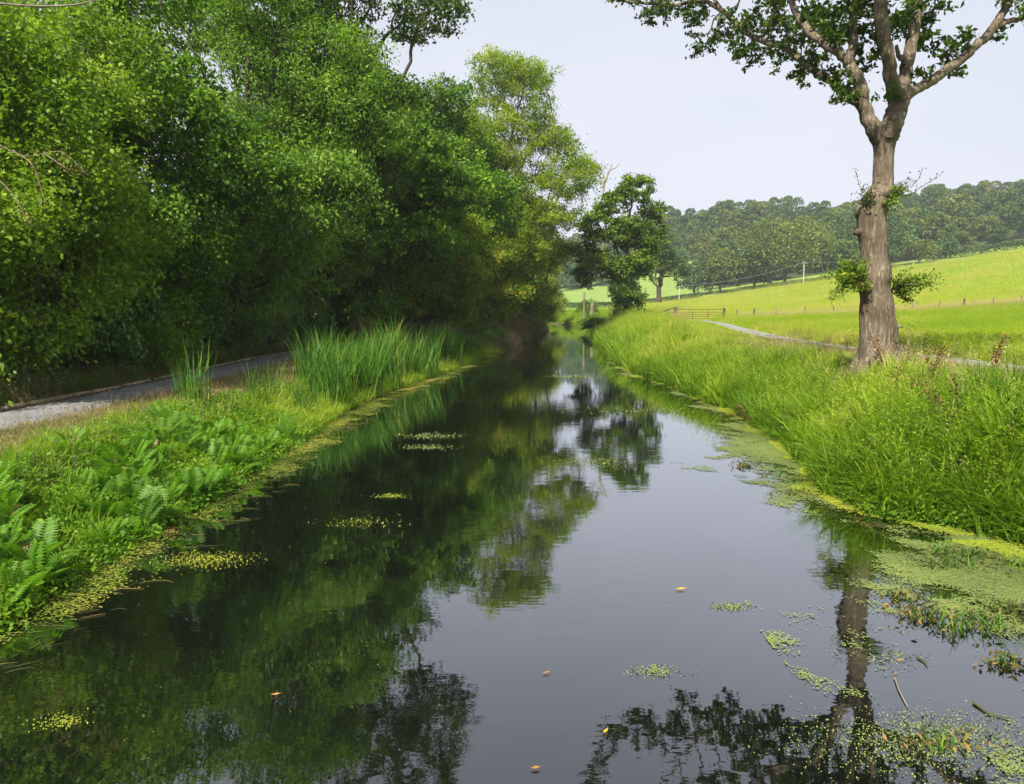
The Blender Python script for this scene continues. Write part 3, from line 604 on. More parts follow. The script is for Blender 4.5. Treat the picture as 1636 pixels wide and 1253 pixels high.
    # leaf clumps seen in the photograph, then the crown above the picture's top edge
    blobs = [(1000,2,16,22),(1045,8,16.3,34),(1085,6,16.5,26),(1112,22,16.8,26),(1135,68,17,24),(1110,80,17,12),(1165,48,17.2,30),(1195,78,17.3,24),(1215,40,17.5,34),(1245,20,17.6,34),(1240,80,17.8,20),(1262,105,18,20),(1285,120,18.2,18),(1300,95,18.4,24),(1275,60,18.6,32),(1300,20,18.8,36),(1335,20,19,40),(1330,118,18.6,15),(1330,145,18.6,10),(1350,130,19.1,12),(1325,60,19,30),(1345,60,19.5,32),(1375,40,19.4,34),(1388,75,19.4,28),(1390,105,19.3,16),(1374,150,19.0,11),(1395,20,19,30),(1388,0,18.8,30),(1418,155,18.7,7),(1442,20,19.5,22),(1468,14,19.7,26),(1486,52,19.8,14),(1480,70,19.8,11),(1500,70,19.7,12),(1458,130,19.2,9),(1470,120,19.2,8),(1520,72,19.6,17),(1540,68,19.7,12),(1530,115,19.6,7),(1600,46,20,14),(1632,26,20.1,22),(1600,10,20,18),(1490,10,19.7,20)]
    A = []
    for x, y, d, rp in blobs:
        if x < 1345 and y < 140: d = float(np.interp(x, [985, 1120, 1219, 1298, 1345], [30, 28, 24.3, 21.4, 19.8])) + .35 * math.sin(x)
        rr = rp / FPX * d; m = max(4, int(rp * .95)); A.append(at(x, y, d) + unit(rng.normal(size=(m, 3))) * rng.uniform(.2, 1, (m, 1)) ** .5 * rr * np.array([1, 1.5, 1]))
    up = lobes_points([((4.6,27.2,15.4),(2.4,2.4,1.4)),((6.4,23.5,14.4),(2.8,2.6,1.5)),((7.4,26.5,16.4),(2.6,2.4,1.4)),((8.6,18.5,13.6),(2.8,2.8,1.6)),((11.6,19.8,12.6),(2.8,2.6,1.5)),((14.2,20.4,11.2),(2.2,2.2,1.2)),((7.0,15.6,13.0),(2.3,2.0,1.2)),((9.4,15.0,13.4),(2.2,2.0,1.2)),((11.4,16.4,13.4),(2.0,2.0,1.2)),((6.0,18.5,10.4),(2.2,2.2,.8)),((9.8,19,15.2),(3,3,1.4)),((13.2,20,13.8),(2,2,1.2))], 950, rng)  # unseen near-side lobes among these are added to shade the limbs below
    up = up[up[:, 2] > 3 + .392 * up[:, 1]]
    A = np.concatenate(A + [up])
    P, par = colonize(nodes, par, A, .17, .26, 60, rng, trop=.05, wig=.4)
    n0 = len(nodes); cnt, tips = tip_counts(par)
    rad = np.maximum(.0045, .011 * cnt ** .45); rad[:n0] = 0.001
    mb = MB()
    keep = rad.copy(); keep[:n0] = 1.0
    sub = np.arange(len(P)) >= n0
    rad2 = np.where(sub, np.minimum(rad, .045), .0)
    ch = MB(); P2 = P; par2 = np.where(sub, par, -2)
    idx = np.where(sub)[0]; remap = -np.ones(len(P), int)
    roots = np.unique(par[idx]); roots = roots[roots < n0]
    order = np.concatenate([roots, idx]); remap[order] = np.arange(len(order))
    pp = np.array([-1] * len(roots) + [remap[par[k]] for k in idx]); rr = np.concatenate([np.full(len(roots), .03), rad2[idx]])
    branch_mesh(ch, P[order], pp, rr, .004, rng, thick=.05); ch.obj('twigs', M['oakbark'], root, off=b, smooth=True, kind='stuff')
    lf = idx[cnt[idx] <= 2]; dirs = unit(P[lf] - P[par[lf]]); mb = MB()
    sprays(mb, P[lf], dirs, 17, .17, .165, .085, rng, .05, up=.5, outw=.9); mb.obj('crown', M['oak'], root, off=b, kind='stuff')
    print('oak leaves', len(lf) * 13)
    # lopped stubs with their cut faces
    def stub(p0, p1, r0, r1, face):
        mb = MB(); d = unit(p1 - p0); tube(mb, [p0, p0 + (p1 - p0) * .5, p0 + (p1 - p0) * .88, p1], [r0 * 1.25, r0, r1 * 1.12, r1], 14, .05, rng)
        s = mb.obj('stub', M['oakbark'], root, off=b, smooth=True)
        mb = MB(); tube(mb, [p1 - d * .02, p1 + d * .004], [r1 * .93, r1 * .86], 14, 0, cap=True); f = mb.obj('cut_face', M[face], s, off=b)
    stub(at(1392,341,19), at(1370,334,19.12), .20, .17, 'cut')
    stub(at(1388,368,19), at(1366,372,18.9), .10, .07, 'oakbark')
    stub(at(1394,462,18.85), at(1375,454,18.68), .13, .10, 'cut')
    stub(at(1400,316,18.9), at(1419,302,18.7), .17, .13, 'oakbark')
    stub(at(1425,523,18.9), at(1443,522,18.8), .03, .02, 'oakbark')
    # twiggy regrowth on the trunk
    def tuft(c, rx, rz, d, n, mat, ray_=0, src=None):
        mb = MB(); lv = MB(); c = at(*c, d); src = at(*src) if src is not None else c
        for k in range(26):
            e = c + rng.normal(size=3) * np.array([rx, rx * .8, rz]) * .6
            P, q = smoothline([src, (src + e) / 2 + rng.normal(size=3) * .05, e], [.012, .008, .003]); tube(mb, P, q, 4)
            m = n // 26; t = rng.uniform(.35, 1.05, m); cc = src + (e - src) * t[:, None] + rng.normal(size=(m, 3)) * .06
            leaf_quads(lv, cc, .085, .045, rng, out=np.repeat(unit(e - src)[None], m, 0))
        s = mb.obj('regrowth', M['oakbark'], root, off=b); lv.obj('leaves', M[mat], s, off=b, kind='stuff')
    tuft((1350,442), .42, .50, 18.7, 1900, 'yellow', src=(1380,440,18.8)); tuft((1464,450), .52, .24, 18.8, 1500, 'ivylight', src=(1424,462,18.9))
    tuft((1382,312), .22, .26, 18.8, 240, 'oak', src=(1394,325,18.8)); tuft((1448,306), .34, .20, 18.7, 330, 'ivylight', src=(1418,310,18.8)); tuft((1424,322), .2, .1, 18.6, 160, 'ivylight', src=(1412,325,18.8))
    mb = MB(); lv = MB()
    for pts in ([(1378,310),(1371,290),(1366,270)], [(1455,300),(1468,285),(1474,268)], [(1462,305),(1486,290),(1506,276)], [(1360,425),(1352,405)], [(1480,445),(1494,430)], [(1345,460),(1330,478)]):
        Q, q = smoothline([at(x, y, 18.75) for x, y in pts], np.linspace(.008, .003, len(pts))); tube(mb, Q, q, 4)
        for p in Q[2:]: leaf_quads(lv, p + rng.normal(size=(3, 3)) * .03, .06, .03, rng)
    s = mb.obj('shoot', M['oakbark'], root, off=b, kind='stuff'); lv.obj('leaves', M['oak'], s, off=b, kind='stuff')
    return root
oak = big_oak()

# ------------------------------------------------------------------ ivy clad tree, far trees
def dead_top(root, rng):
    mb = MB(); Yt = 78; b = np.array(root.location)
    for pts in ([(962,300,.16),(968,285,.12),(974,272,.09),(978,262,.05)], [(968,286,.09),(962,276,.05),(958,268,.03)], [(974,272,.07),(984,268,.05),(990,262,.03)], [(964,306,.12),(966,292,.08),(964,280,.04)], [(940,445,.1),(925,440,.08),(905,436,.05),(897,428,.03)], [(905,436,.05),(898,442,.03)]):
        tube(mb, [at(x, y, Yt) for x, y, w in pts], [w for *_, w in pts], 6)
    mb.obj('dead_branch', M['deadwood'], root, off=b, smooth=True, kind='stuff')
bx = at(1002, 515, 78); bx[2] = gz(bx[0], bx[1])
ivt = make_tree('ivy_clad_tree', 'ivy clad tree with dead bleached top leaning over the right bank at the bend', 'tree', bx, 14.5, 4.0, .36,
    [((-3.0,0,9.4),(1.9,2.0,1.5)),((-1.6,0,11.4),(1.8,1.8,1.2)),((.9,0,12.9),(1.8,1.8,1.1)),((2.3,0,11.0),(1.4,1.6,1.1)),((-.3,0,8.8),(2.2,2.0,1.5)),((-4.0,0,6.6),(1.2,1.5,1.2)),((1.9,0,7.8),(1.5,1.6,1.4)),((-1.9,-.4,5.4),(1.5,1.5,1.2)),((-4.3,0,4.2),(.7,.9,.9)),((.5,-.5,5.4),(1.6,1.6,1.3)),((-.2,0,3.0),(1.5,1.5,1.4)),((.2,0,1.2),(1.3,1.3,1.0))],
    'ivylight', natt=1500, m=26, spread=.46, L=.26, W=.19, droop=.4, seed=91, lean=(-.5, 0), step=.5, ivy=(6.5, 1.7, 16000, 'ivy'), extra=dead_top, leafy=3)
b2 = at(1052, 481, 150)
t2 = make_tree('lone_tree', 'dark round tree beyond the gate between the ivy clad tree and the wood', 'tree', b2, 14, 2.6, .45,
    [((-.6,0,6),(3.0,3,2)),((1.4,0,8.4),(3.0,3,2)),((3.8,0,6.0),(2.4,2.4,1.8)),((-1.4,0,10),(2.6,2.6,2)),((.8,0,12),(2.2,2.2,1.5))], 'wood', natt=420, m=22, spread=.7, L=.34, W=.26, seed=95, step=.8, rmin=.03)
# edge-of-wood trees: larger leaf clumps because of the distance
def clump_tree(name, label, base, w, h, leafm, seed, n=2600, size=.8, trunk=True, cat='tree', group=None, nl=11, low=.12, single=False):
    rng = np.random.default_rng(seed); mb = MB(); C0 = []
    for k in range(nl):
        a = k * 2.4 + rng.uniform(-.4, .4); t = (k + .5) / nl; zz = low * h + (1 - low) * h * (.16 + .70 * t)
        ww = math.sin(math.pi * (.22 + .62 * t)); q = w * rng.uniform(.2, .27) * (.6 + .4 * ww)
        C0.append((np.array([math.cos(a) * w * .3 * ww, math.sin(a) * w * .3 * ww, zz]), q))
    for c, q in C0:
        m = n // nl; d = unit(rng.normal(size=(m, 3))); d[:, 2] = np.where(d[:, 2] < -.3, -d[:, 2], d[:, 2])
        p = c + d * q * rng.uniform(.72, 1.06, (m, 1)) * (1, 1, .85)
        leaf_quads(mb, p, size, size * .75, rng, out=d, droop=.3, up=.5, var=np.clip(rng.uniform(.15, .85) + rng.normal(size=m) * .1, 0, 1))
    if single:
        o = mb.obj(name, M[leafm]); o.location = tuple(float(v) for v in base); return tag(o, label, cat, group)
    root = thing(name, base, label, cat, group); mb.obj('crown', M[leafm], root, kind='stuff')
    if trunk:
        tb = MB(); tube(tb, [(0, 0, -.6), (0, 0, .4), (.05, 0, h * .25), (.1, 0, h * .5)], [h * .045, h * .032, h * .026, h * .012], 9, .05, rng)
        for k in range(5):
            a = k * 1.26; tube(tb, [(.05, 0, h * (.2 + .03 * k)), (math.cos(a) * w * .15, math.sin(a) * w * .15, h * .42), (math.cos(a) * w * .3, math.sin(a) * w * .3, h * .6)], [h * .014, h * .009, h * .004], 6)
        tb.obj('trunk', M['bark'], root, smooth=True)
    return root
def edge(px, py, Y): p = at(px, py, Y); return (p[0], p[1], gz(p[0], p[1]))
clump_tree('field_oak', 'broad olive oak with short trunk at the field\'s top edge, left of the pole', edge(1253, 457, 258), 33, 21, 'woodb', 201, 6500, .85, nl=20, low=.12)
clump_tree('wood_edge_tree', 'grey green bushy tree at the low end of the field edge', edge(1150, 470, 268), 17, 15, 'woodb', 202, 3000, .8, low=.0)
clump_tree('wood_edge_tree', 'olive tree between the grey green one and the broad oak', edge(1205, 463, 268), 16, 13, 'wood', 203, 3000, .8, low=.0)
clump_tree('wood_edge_tree', 'dark shady tree at the foot of the wood beside the lone tree', edge(1108, 478, 272), 15, 12, 'wood', 204, 2800, .8, low=.0)
clump_tree('wood_edge_tree', 'dark tree showing on both sides of the lopped oak trunk', edge(1392, 440, 268), 24, 24, 'wood', 205, 4400, .8, nl=16, low=.0)
clump_tree('wood_edge_tree', 'dark rounded tree right of the pole, half behind the trunk\'s leafy tuft', edge(1335, 447, 264), 15, 12, 'wood', 206, 2800, .8, low=.0)
clump_tree('wood_edge_bush', 'pale yellow green bush at the crest of the field right of the trunk', edge(1467, 425, 270), 13, 7.5, 'woodb', 207, 2000, .7, low=0, trunk=True, cat='bush')
clump_tree('wood_edge_bush', 'smaller green bush right of the pale bush on the crest', edge(1512, 417, 272), 9, 6, 'woodc', 208, 1400, .7, low=0, cat='bush')
clump_tree('wood_edge_bush', 'green bush at the crest where the dark hedge begins', edge(1500, 420, 280), 9, 6.5, 'wood', 209, 1400, .7, low=0, cat='bush')
# clipped hedge along the crest
rng = np.random.default_rng(300); xq = np.linspace(edge(1530, 412, 268)[0], 225, 7000); xq = xq + rng.normal(size=7000) * .4
yq = 268 + rng.uniform(-1.2, 1.2, 7000); zq = ground(xq, yq) + rng.uniform(0, 1, 7000) ** .6 * (2.9 + .4 * wave(xq, xq * .3, .6)); hb = np.array([xq.mean(), 268, ground(xq, yq).mean()])
hg_ = thing('crest_hedge', hb, 'long dark hedge along the top of the sloping field at the right edge', 'hedge')
mb = MB(); leaf_quads(mb, np.stack([xq, yq, zq], -1), .55, .4, rng, up=.5); mb.obj('foliage', M['wood'], hg_, off=hb, kind='stuff')
xq = np.linspace(14, edge(1118, 480, 262)[0], 5200) + rng.normal(size=5200) * .4; yq = 262 + rng.uniform(-1, 1, 5200); zq = ground(xq, yq) + rng.uniform(0, 1, 5200) ** .6 * 1.9
hb = np.array([xq.mean(), 262, ground(xq, yq).mean()]); hg_ = thing('low_hedge', hb, 'low dark hedge between the hay field and the bright green field below the wood', 'hedge')
mb = MB(); leaf_quads(mb, np.stack([xq, yq, zq], -1), .5, .4, rng, up=.5); mb.obj('foliage', M['wood'], hg_, off=hb, kind='stuff')
# the hanging wood: every crown its own object
WG = 'trees of the hanging wood on the far hillside'; wl = 'rounded green tree among the dense wood that covers the far hillside'
protos = [clump_tree('wood_tree', ('tall mid green tree', 'olive green tree', 'tallest dark green tree', 'fresh bluish green tree', 'rounded olive tree')[k] + ' among the dense wood that covers the far hillside', (0, 0, 0), 13, (14, 11, 17, 13, 15)[k], m_, 400 + k, 2400, .8, single=True, group=WG, nl=9, low=.0) for k, m_ in enumerate(['wood', 'woodb', 'wood', 'woodc', 'woodb'])]
rng = np.random.default_rng(401); first = [True] * 5; nw = 0
for r_ in range(15):
    yb = 292 + r_ * 13
    for x in np.arange(.07 * yb, .72 * yb, 11.5):
        x2 = x + rng.uniform(-3.5, 3.5) + (r_ % 2) * 5.5; y2 = yb + rng.uniform(-4, 4)
        if y2 < 288 + 60 * (x2 / y2 < .25): continue
        pp_ = (818 + FPX * x2 / y2)
        if pp_ < 880 or pp_ > 1665 or nw >= 298: continue
        k = int(rng.choice(5, p=[.30, .24, .20, .10, .16])); p = protos[k]
        if first[k]: o = p; first[k] = False
        else: o = p.copy(); C.objects.link(o)
        s = rng.uniform(.66, 1.36); o.location = (x2, y2, gz(x2, y2) - 1.0); o.rotation_euler = (0, 0, rng.uniform(0, 6.28)); o.scale = (s, s, s * rng.uniform(.85, 1.15)); nw += 1
for k in range(5):
    if first[k]: bpy.data.objects.remove(protos[k])
print('wood trees', nw)
clump_tree('fresh_wood_tree', 'bright blue green round tree standing out of the wood above the grey green edge tree', edge(1185, 390, 345), 12, 13, 'woodc', 450, 2000, .9, low=.0)
def bare_tree():
    p = at(1522, 352, 375); b = np.array(edge(1522, 360, 375)); b[2] = p[2] - 6
    r = thing('dead_tree', b, 'bleached bare dead tree among the green crowns of the hillside wood at right', 'tree'); rng = np.random.default_rng(12); mb = MB(); lm = MB()
    tube(mb, [(0,0,0),(0,0,4),(.2,0,8)], [.5,.4,.2], 7); mb.obj('trunk', M['deadwood'], r, smooth=True)
    for k in range(11):
        e = np.array([rng.uniform(-4.5, 4.5), rng.uniform(-2, 0), rng.uniform(6, 13)]); tube(lm, [(0,0,rng.uniform(3,7)), e * .5 + (0,0,2), e], [.24,.16,.06], 5)
    lm.obj('branches', M['deadwood'], r, kind='stuff')
bare_tree()

# ------------------------------------------------------------------ gate, fences, poles
def post_mesh(r, h, mat, k=8, seed=0):
    mb = MB(); tube(mb, [(0,0,-.3),(0,0,h*.5),(.01,0,h-.03),(.01,0,h)], [r,r,r*.97,r*.85], k, .03, np.random.default_rng(seed), cap=True); return mb.mesh('post', M[mat])
fy = 80.0
fr = thing('wire_fence', (23, fy, 1.45), 'post and wire fence between the lush meadow and the paler sloping hay field', 'fence')
pmv = [post_mesh(.07, 1.15, 'post', seed=k) for k in range(3)] + [post_mesh(.09, 1.2, 'darkpost', seed=5)]
pxs = [1176, 1202, 1238, 1283, 1329, 1371, 1411, 1454, 1497, 1535, 1583, 1626, 1668, 1706]; tops = []
rng = np.random.default_rng(8)
for k, x in enumerate(pxs):
    wx = (x - 818) / FPX * (fy / math.cos(PITCH)) * .993; wz = gz(wx, fy)
    o = bpy.data.objects.new('post', pmv[3] if x in (1202, 1535) else pmv[k % 3]); C.objects.link(o); o.parent = fr
    o.location = (wx - 23, 0, wz - 1.45); o.rotation_euler = (rng.normal() * .03, rng.normal() * .04, rng.uniform(0, 6)); tops.append((wx, fy, wz))
for hgt in (.35, .7, 1.02):
    mb = MB(); tube(mb, [np.array(t) + (0, -.075, hgt) for t in tops], .006, 4); mb.obj('wire', M['wire'], fr, off=(23, fy, 1.45))
def gate():
    x0 = (1080 - 818) / FPX * fy; x1 = (1153 - 818) / FPX * fy; b = np.array([(x0 + x1) / 2, fy - .2, gz((x0 + x1) / 2, fy)])
    r = thing('field_gate', b, 'five bar metal field gate across the end of the gravel path', 'gate'); w = x1 - x0
    for s, h, rr in ((-1, 1.4, .1), (1, 1.32, .11)):
        mb = MB(); tube(mb, [(s*(w/2+.1),0,-.3),(s*(w/2+.1),0,h-.03),(s*(w/2+.1),0,h)], [rr,rr,rr*.8], 10, .02, np.random.default_rng(1), cap=True); mb.obj('gate_post', M['darkpost'], r)
    for k, z in enumerate((.22, .42, .64, .88, 1.16)):
        mb = MB(); tube(mb, [(-w/2+.04,0,z),(w/2-.04,0,z)], .028 if k == 4 else .022, 8); mb.obj('bar', M['gate'], r)
    for x in (-w/2+.06, -w/6, w/6, w/2-.06):
        mb = MB(); box(mb, (x, -.03, .68), (.05, .02, 1.0)); mb.obj('upright', M['gate'], r)
    mb = MB(); box(mb, (w/2-.1, -.05, .78), (.10, .05, .3)); mb.obj('latch', M['gate'], r)
    x0 = (1045 - 818) / FPX * 77; x1 = (1076 - 818) / FPX * fy
    pA, pB = np.array([x0, 77.5, gz(x0, 77.5)]), np.array([x1, fy - .2, gz(x1, fy)])
    r = thing('rail_fence', pA, 'short sloping timber rail fence left of the field gate', 'fence')
    for t in (0, .55, .98):
        p = pA + (pB - pA) * t; mb = MB(); tube(mb, [p - (0,0,.3), p + (0,0,.75+.62*t), p + (0,0,.78+.62*t)], [.07,.07,.06], 8, cap=True); mb.obj('post', M['post'], r, off=pA)
    for z0, z1 in ((.72, 1.36), (.35, .9)):
        mb = MB(); tube(mb, [pA + (0,-.09,z0), pB + (0,-.09,z1)], [.045,.045], 6, cap=True); mb.obj('rail', M['darkpost'], r, off=pA)
gate()
def pole(px, ytop, ybot, Y, label):
    p = at(px, ybot, Y); p[2] = gz(p[0], p[1]); top = at(px, ytop, Y)[2]; h = top - p[2]
    r = thing('utility_pole', p, label, 'utility pole'); mb = MB(); tube(mb, [(0,0,-.5),(0,0,h)], [.19,.13], 9, cap=True); mb.obj('shaft', M['polewood'], r, smooth=True)
    mb = MB(); box(mb, (0, -.18, h - .35), (1.7, .12, .14)); mb.obj('crossarm', M['polewood'], r)
    for s in (-.7, 0, .7):
        mb = MB(); tube(mb, [(s,-.18,h-.28),(s,-.18,h-.2),(s,-.18,h-.05)], [.05,.07,.04], 8, cap=True); mb.obj('insulator', M['wire'], r)
    return np.array([p[0], p[1] - .18, top - .03])
pa = pole(1283, 419, 464, 240, 'pale utility pole standing in the hay field in front of the broad oak')
pb = pole(1085, 457, 484, 255, 'short distant utility pole beside the wood edge left of the grey green tree')
pc = at(1760, 395, 236)
for nm, a, c, sag, lb in (('overhead_wire', pa, pc, 1.6, 'thin pale overhead wire running right from the field pole behind the oak trunk'), ('overhead_wire', pb, pa, 1.4, 'thin overhead wire hanging between the two field poles')):
    t = np.linspace(0, 1, 24)[:, None]; P = a + (c - a) * t; P[:, 2] -= sag * 4 * (t * (1 - t))[:, 0]
    mb = MB(); tube(mb, P, .03, 4); tag(mb.obj(nm, M['wire']), lb, 'wire')
for px, yt, yb, Y, rr, lb in ((933, 466, 506, 100, .13, 'slim weathered post standing at the canal bend, left of its stout neighbour'), (946, 484, 509, 97, .22, 'stout pale wooden post at the canal bend, right of the slim post')):
    p = at(px, yb, Y); h = at(px, yt, Y)[2] - p[2]; mb = MB()
    tube(mb, [p - (0,0,.8), p + (0,0,h*.6), p + (.02,0,h-.04), p + (.02,0,h)], [rr,rr*.97,rr*.95,rr*.8], 10, .02, np.random.default_rng(3), cap=True); o = mb.obj('mooring_post', M['post'], off=p, smooth=True)
    o.location = tuple(p); tag(o, lb, 'post')

# ------------------------------------------------------------------ grasses and plants
HID = bpy.data.collections.new('tufts')
def tuft_coll(name, meshes):
    c = bpy.data.collections.new(name)
    for k, me in enumerate(meshes): o = bpy.data.objects.new('%s_%02d' % (name, k), me); c.objects.link(o)
    return c
def blades(mb, n, h, w, spread, bend, rng, seg=3, hv=.4, lean=0.0):
    a = rng.uniform(0, 6.28, n); rb = spread * rng.uniform(0, 1, n) ** .5; b = rng.uniform(0, 6.28, n)
    H = h * rng.uniform(1 - hv, 1.08, n); B = bend * rng.uniform(.3, 1.3, n)
    base = np.stack([np.cos(b) * rb, np.sin(b) * rb, 0 * b - .03], -1); d = np.stack([np.cos(a), np.sin(a), 0 * a], -1); s = np.stack([-np.sin(a), np.cos(a), 0 * a], -1)
    tw = rng.uniform(-.9, .9, n); s = s * np.cos(tw)[:, None] + d * np.sin(tw)[:, None]
    rings = []
    for q in range(seg + 1):
        t = q / seg; p = base + d * (H * B * (lean * t + t ** 2.1))[:, None]; p[:, 2] += H * (t - .42 * np.minimum(B, 1.2) * t ** 3)
        ww = (w * (1 - t ** 1.6) + .0012)[..., None] if np.ndim(w) else w * (1 - t ** 1.6) + .0012
        rings.append(np.stack([p - s * ww / 2, p + s * ww / 2], 1))
    V = np.stack(rings, 1).reshape(n, -1, 3); m = 2 * (seg + 1)
    q = np.arange(seg); f = np.stack([2 * q, 2 * q + 1, 2 * q + 3, 2 * q + 2], -1)
    F = (np.arange(n)[:, None, None] * m + f[None]).reshape(-1, 4)
    mb.add(V.reshape(-1, 3), F, np.repeat(rng.uniform(0, 1, n), seg))
def seedheads(mb, n, h, spread, rng, k=9, L=.035):
    for _ in range(n):
        a = rng.uniform(0, 6.28); b0 = np.array([math.cos(a), math.sin(a), 0]) * spread * rng.uniform(0, 1); e = b0 + np.array([math.cos(a) * h * .25, math.sin(a) * h * .25, h * rng.uniform(.8, 1.15)])
        tube(mb, [b0, (b0 + e) / 2 + (0, 0, h * .05), e], [.0025, .002, .0012], 3, var=.9)
        leaf_quads(mb, e + rng.normal(size=(k, 3)) * (.018, .018, .055), L, L * .4, rng, droop=-.6, var=np.clip(.9 + rng.normal(size=k) * .1, 0, 1))
def tufts(fn, n, mat, seed):
    out = []
    for k in range(n):
        rng = np.random.default_rng(seed + k); mb = MB(); fn(mb, rng); out.append(mb.mesh('tuft', M[mat]))
    return out
def f_tall(mb, rng): blades(mb, 13, .62, .024, .13, .75, rng, 4); blades(mb, 8, .42, .021, .16, 1.2, rng, 4)
def f_tallseed(mb, rng): blades(mb, 12, .52, .017, .12, .7, rng, 4); seedheads(mb, 3, .72, .08, rng)
def f_wide(mb, rng): blades(mb, 10, .85, .034, .12, .7, rng, 5); blades(mb, 7, .5, .026, .14, 1.1, rng, 4)
def f_sedge(mb, rng): blades(mb, 11, .95, .036, .16, .62, rng, 5, hv=.5, lean=.25); blades(mb, 5, .6, .03, .18, 1.2, rng, 5)
def f_field(mb, rng): blades(mb, 20, .30, .014, .18, .5, rng, 3)
def f_fieldseed(mb, rng): blades(mb, 14, .26, .012, .18, .5, rng, 3); seedheads(mb, 4, .42, .15, rng, 6, .03)
def f_short(mb, rng): blades(mb, 26, .13, .007, .12, .7, rng, 2)
def f_dry(mb, rng): blades(mb, 22, .32, .008, .12, .8, rng, 3); seedheads(mb, 2, .42, .08, rng, 6, .03)
def f_herb(mb, rng):
    n = 46; a = rng.uniform(0, 6.28, n); r = .2 * rng.uniform(0, 1, n) ** .6; z = rng.uniform(.03, .30, n)
    c = np.stack([np.cos(a) * r, np.sin(a) * r, z], -1); leaf_quads(mb, c, .085, .042, rng, out=unit(np.stack([np.cos(a), np.sin(a), .4 + 0 * a], -1)), droop=.1, up=.9)
    for k in range(5): tube(mb, [(0,0,-.02), tuple(c[k] * (.5,.5,.6)), tuple(c[k])], [.004,.003,.002], 3)
TC = {}
TC['tall'] = tuft_coll('tall', tufts(f_tall, 4, 'gtall', 500) + tufts(f_tallseed, 2, 'gtall', 510) + tufts(f_wide, 2, 'gtall', 520))
TC['field'] = tuft_coll('field', tufts(f_field, 4, 'gfield', 530) + tufts(f_fieldseed, 2, 'gfield', 540))
TC['sedge'] = tuft_coll('sedge', tufts(f_sedge, 5, 'gtall', 580)); TC['short'] = tuft_coll('short', tufts(f_short, 4, 'gdry', 550)); TC['dry'] = tuft_coll('dry', tufts(f_dry, 4, 'gdry', 560)); TC['herb'] = tuft_coll('herb', tufts(f_herb, 4, 'herb', 570))
def scatter(name, x, y, coll, scl, tint, rng, zs=1.0, tilt=.12, dz=0.0, z=None, nv=None):
    x = np.asarray(x); n = len(x); zz = (ground(x, y) if z is None else z) + dz
    me = bpy.data.meshes.new(name); me.vertices.add(n); me.vertices.foreach_set('co', np.stack([x, y, zz], -1).astype(np.float32).ravel())
    nv = nv or len(coll.objects)
    for nm, ty, arr, key in (('rot', 'FLOAT_VECTOR', np.stack([rng.normal(size=n) * tilt, rng.normal(size=n) * tilt, rng.uniform(0, 6.28, n)], -1), 'vector'),
                             ('scl', 'FLOAT_VECTOR', np.stack([scl, scl, scl * zs], -1) * np.ones((n, 3)), 'vector'),
                             ('idx', 'INT', rng.integers(0, nv, n), 'value'), ('tint', 'FLOAT', tint, 'value')):
        a = me.attributes.new(nm, ty, 'POINT'); a.data.foreach_set(key, np.ascontiguousarray(arr, dtype=np.int32 if ty == 'INT' else np.float32).ravel())
    o = bpy.data.objects.new(name, me); C.objects.link(o); o['kind'] = 'stuff'
    gname = 'scatter_' + coll.name
    G = bpy.data.node_groups.get(gname)
    if G is None:
        G = bpy.data.node_groups.new(gname, 'GeometryNodeTree'); G.interface.new_socket('Geometry', in_out='INPUT', socket_type='NodeSocketGeometry'); G.interface.new_socket('Geometry', in_out='OUTPUT', socket_type='NodeSocketGeometry')
        gi, go = G.nodes.new('NodeGroupInput'), G.nodes.new('NodeGroupOutput')
        cn = G.nodes.new('GeometryNodeCollectionInfo'); cn.inputs['Collection'].default_value = coll; cn.inputs['Separate Children'].default_value = True; cn.inputs['Reset Children'].default_value = True
        ip = G.nodes.new('GeometryNodeInstanceOnPoints'); ip.inputs['Pick Instance'].default_value = True
        def na(nm, ty): a = G.nodes.new('GeometryNodeInputNamedAttribute'); a.data_type = ty; a.inputs['Name'].default_value = nm; return a.outputs['Attribute']
        er = G.nodes.new('FunctionNodeEulerToRotation'); G.links.new(na('rot', 'FLOAT_VECTOR'), er.inputs[0]); G.links.new(er.outputs[0], ip.inputs['Rotation'])
        G.links.new(na('scl', 'FLOAT_VECTOR'), ip.inputs['Scale']); G.links.new(na('idx', 'INT'), ip.inputs['Instance Index'])
        G.links.new(gi.outputs[0], ip.inputs['Points']); G.links.new(cn.outputs[0], ip.inputs['Instance']); G.links.new(ip.outputs[0], go.inputs[0])
    md = o.modifiers.new('scatter', 'NODES'); md.node_group = G
    return o
rng = np.random.default_rng(600)
def rnd(n, y0, y1, p=1.0): return y0 + (y1 - y0) * rng.uniform(0, 1, n) ** p
def in_view(x, y, margin=60): px = 818 + FPX * x / np.maximum(y * .994 + .3, .1); return (px > -margin) & (px < 1636 + margin)
# tall grass of the right bank
def band(n, y0, y1, p, lo, hi):
    y = rnd(n, y0, y1, p); u = rng.uniform(0, 1, n); x = lo(y) + (hi(y) - lo(y)) * u; k = in_view(x, y); return x[k], y[k], u[k]
x, y, u = band(15000, 8.5, 32, 1.25, lambda y: xr(y) - .1, lambda y: rpath(y) - .9)
tint = np.clip(.27 + .30 * wave(x, y, .8, 1) + .14 * wave(x, y, 3.1, 2) + .30 * (u - .35) + rng.normal(size=len(x)) * .12, 0, .75); oakd = np.hypot(x - 9.15, y - 19)
k = (oakd > .75); x, y, u, tint, oakd = x[k], y[k], u[k], tint[k], oakd[k]
dp = rpath(y) - .95 - x
scl = rng.uniform(.75, 1.2, len(x)) * np.interp(dp, [0, .6, 1.4, 2.8, 4.2], [.22, .24, .30, .52, 1.05]) * (1 + .28 * wave(x, y, 1.5, 12)) * np.clip(1.15 - .12 * (y > 24), .6, 1.2) * np.where((oakd < 2.2) & (y < 19), .62, 1.0)
scatter('bank_grass', x, y, TC['tall'], scl, tint, rng)
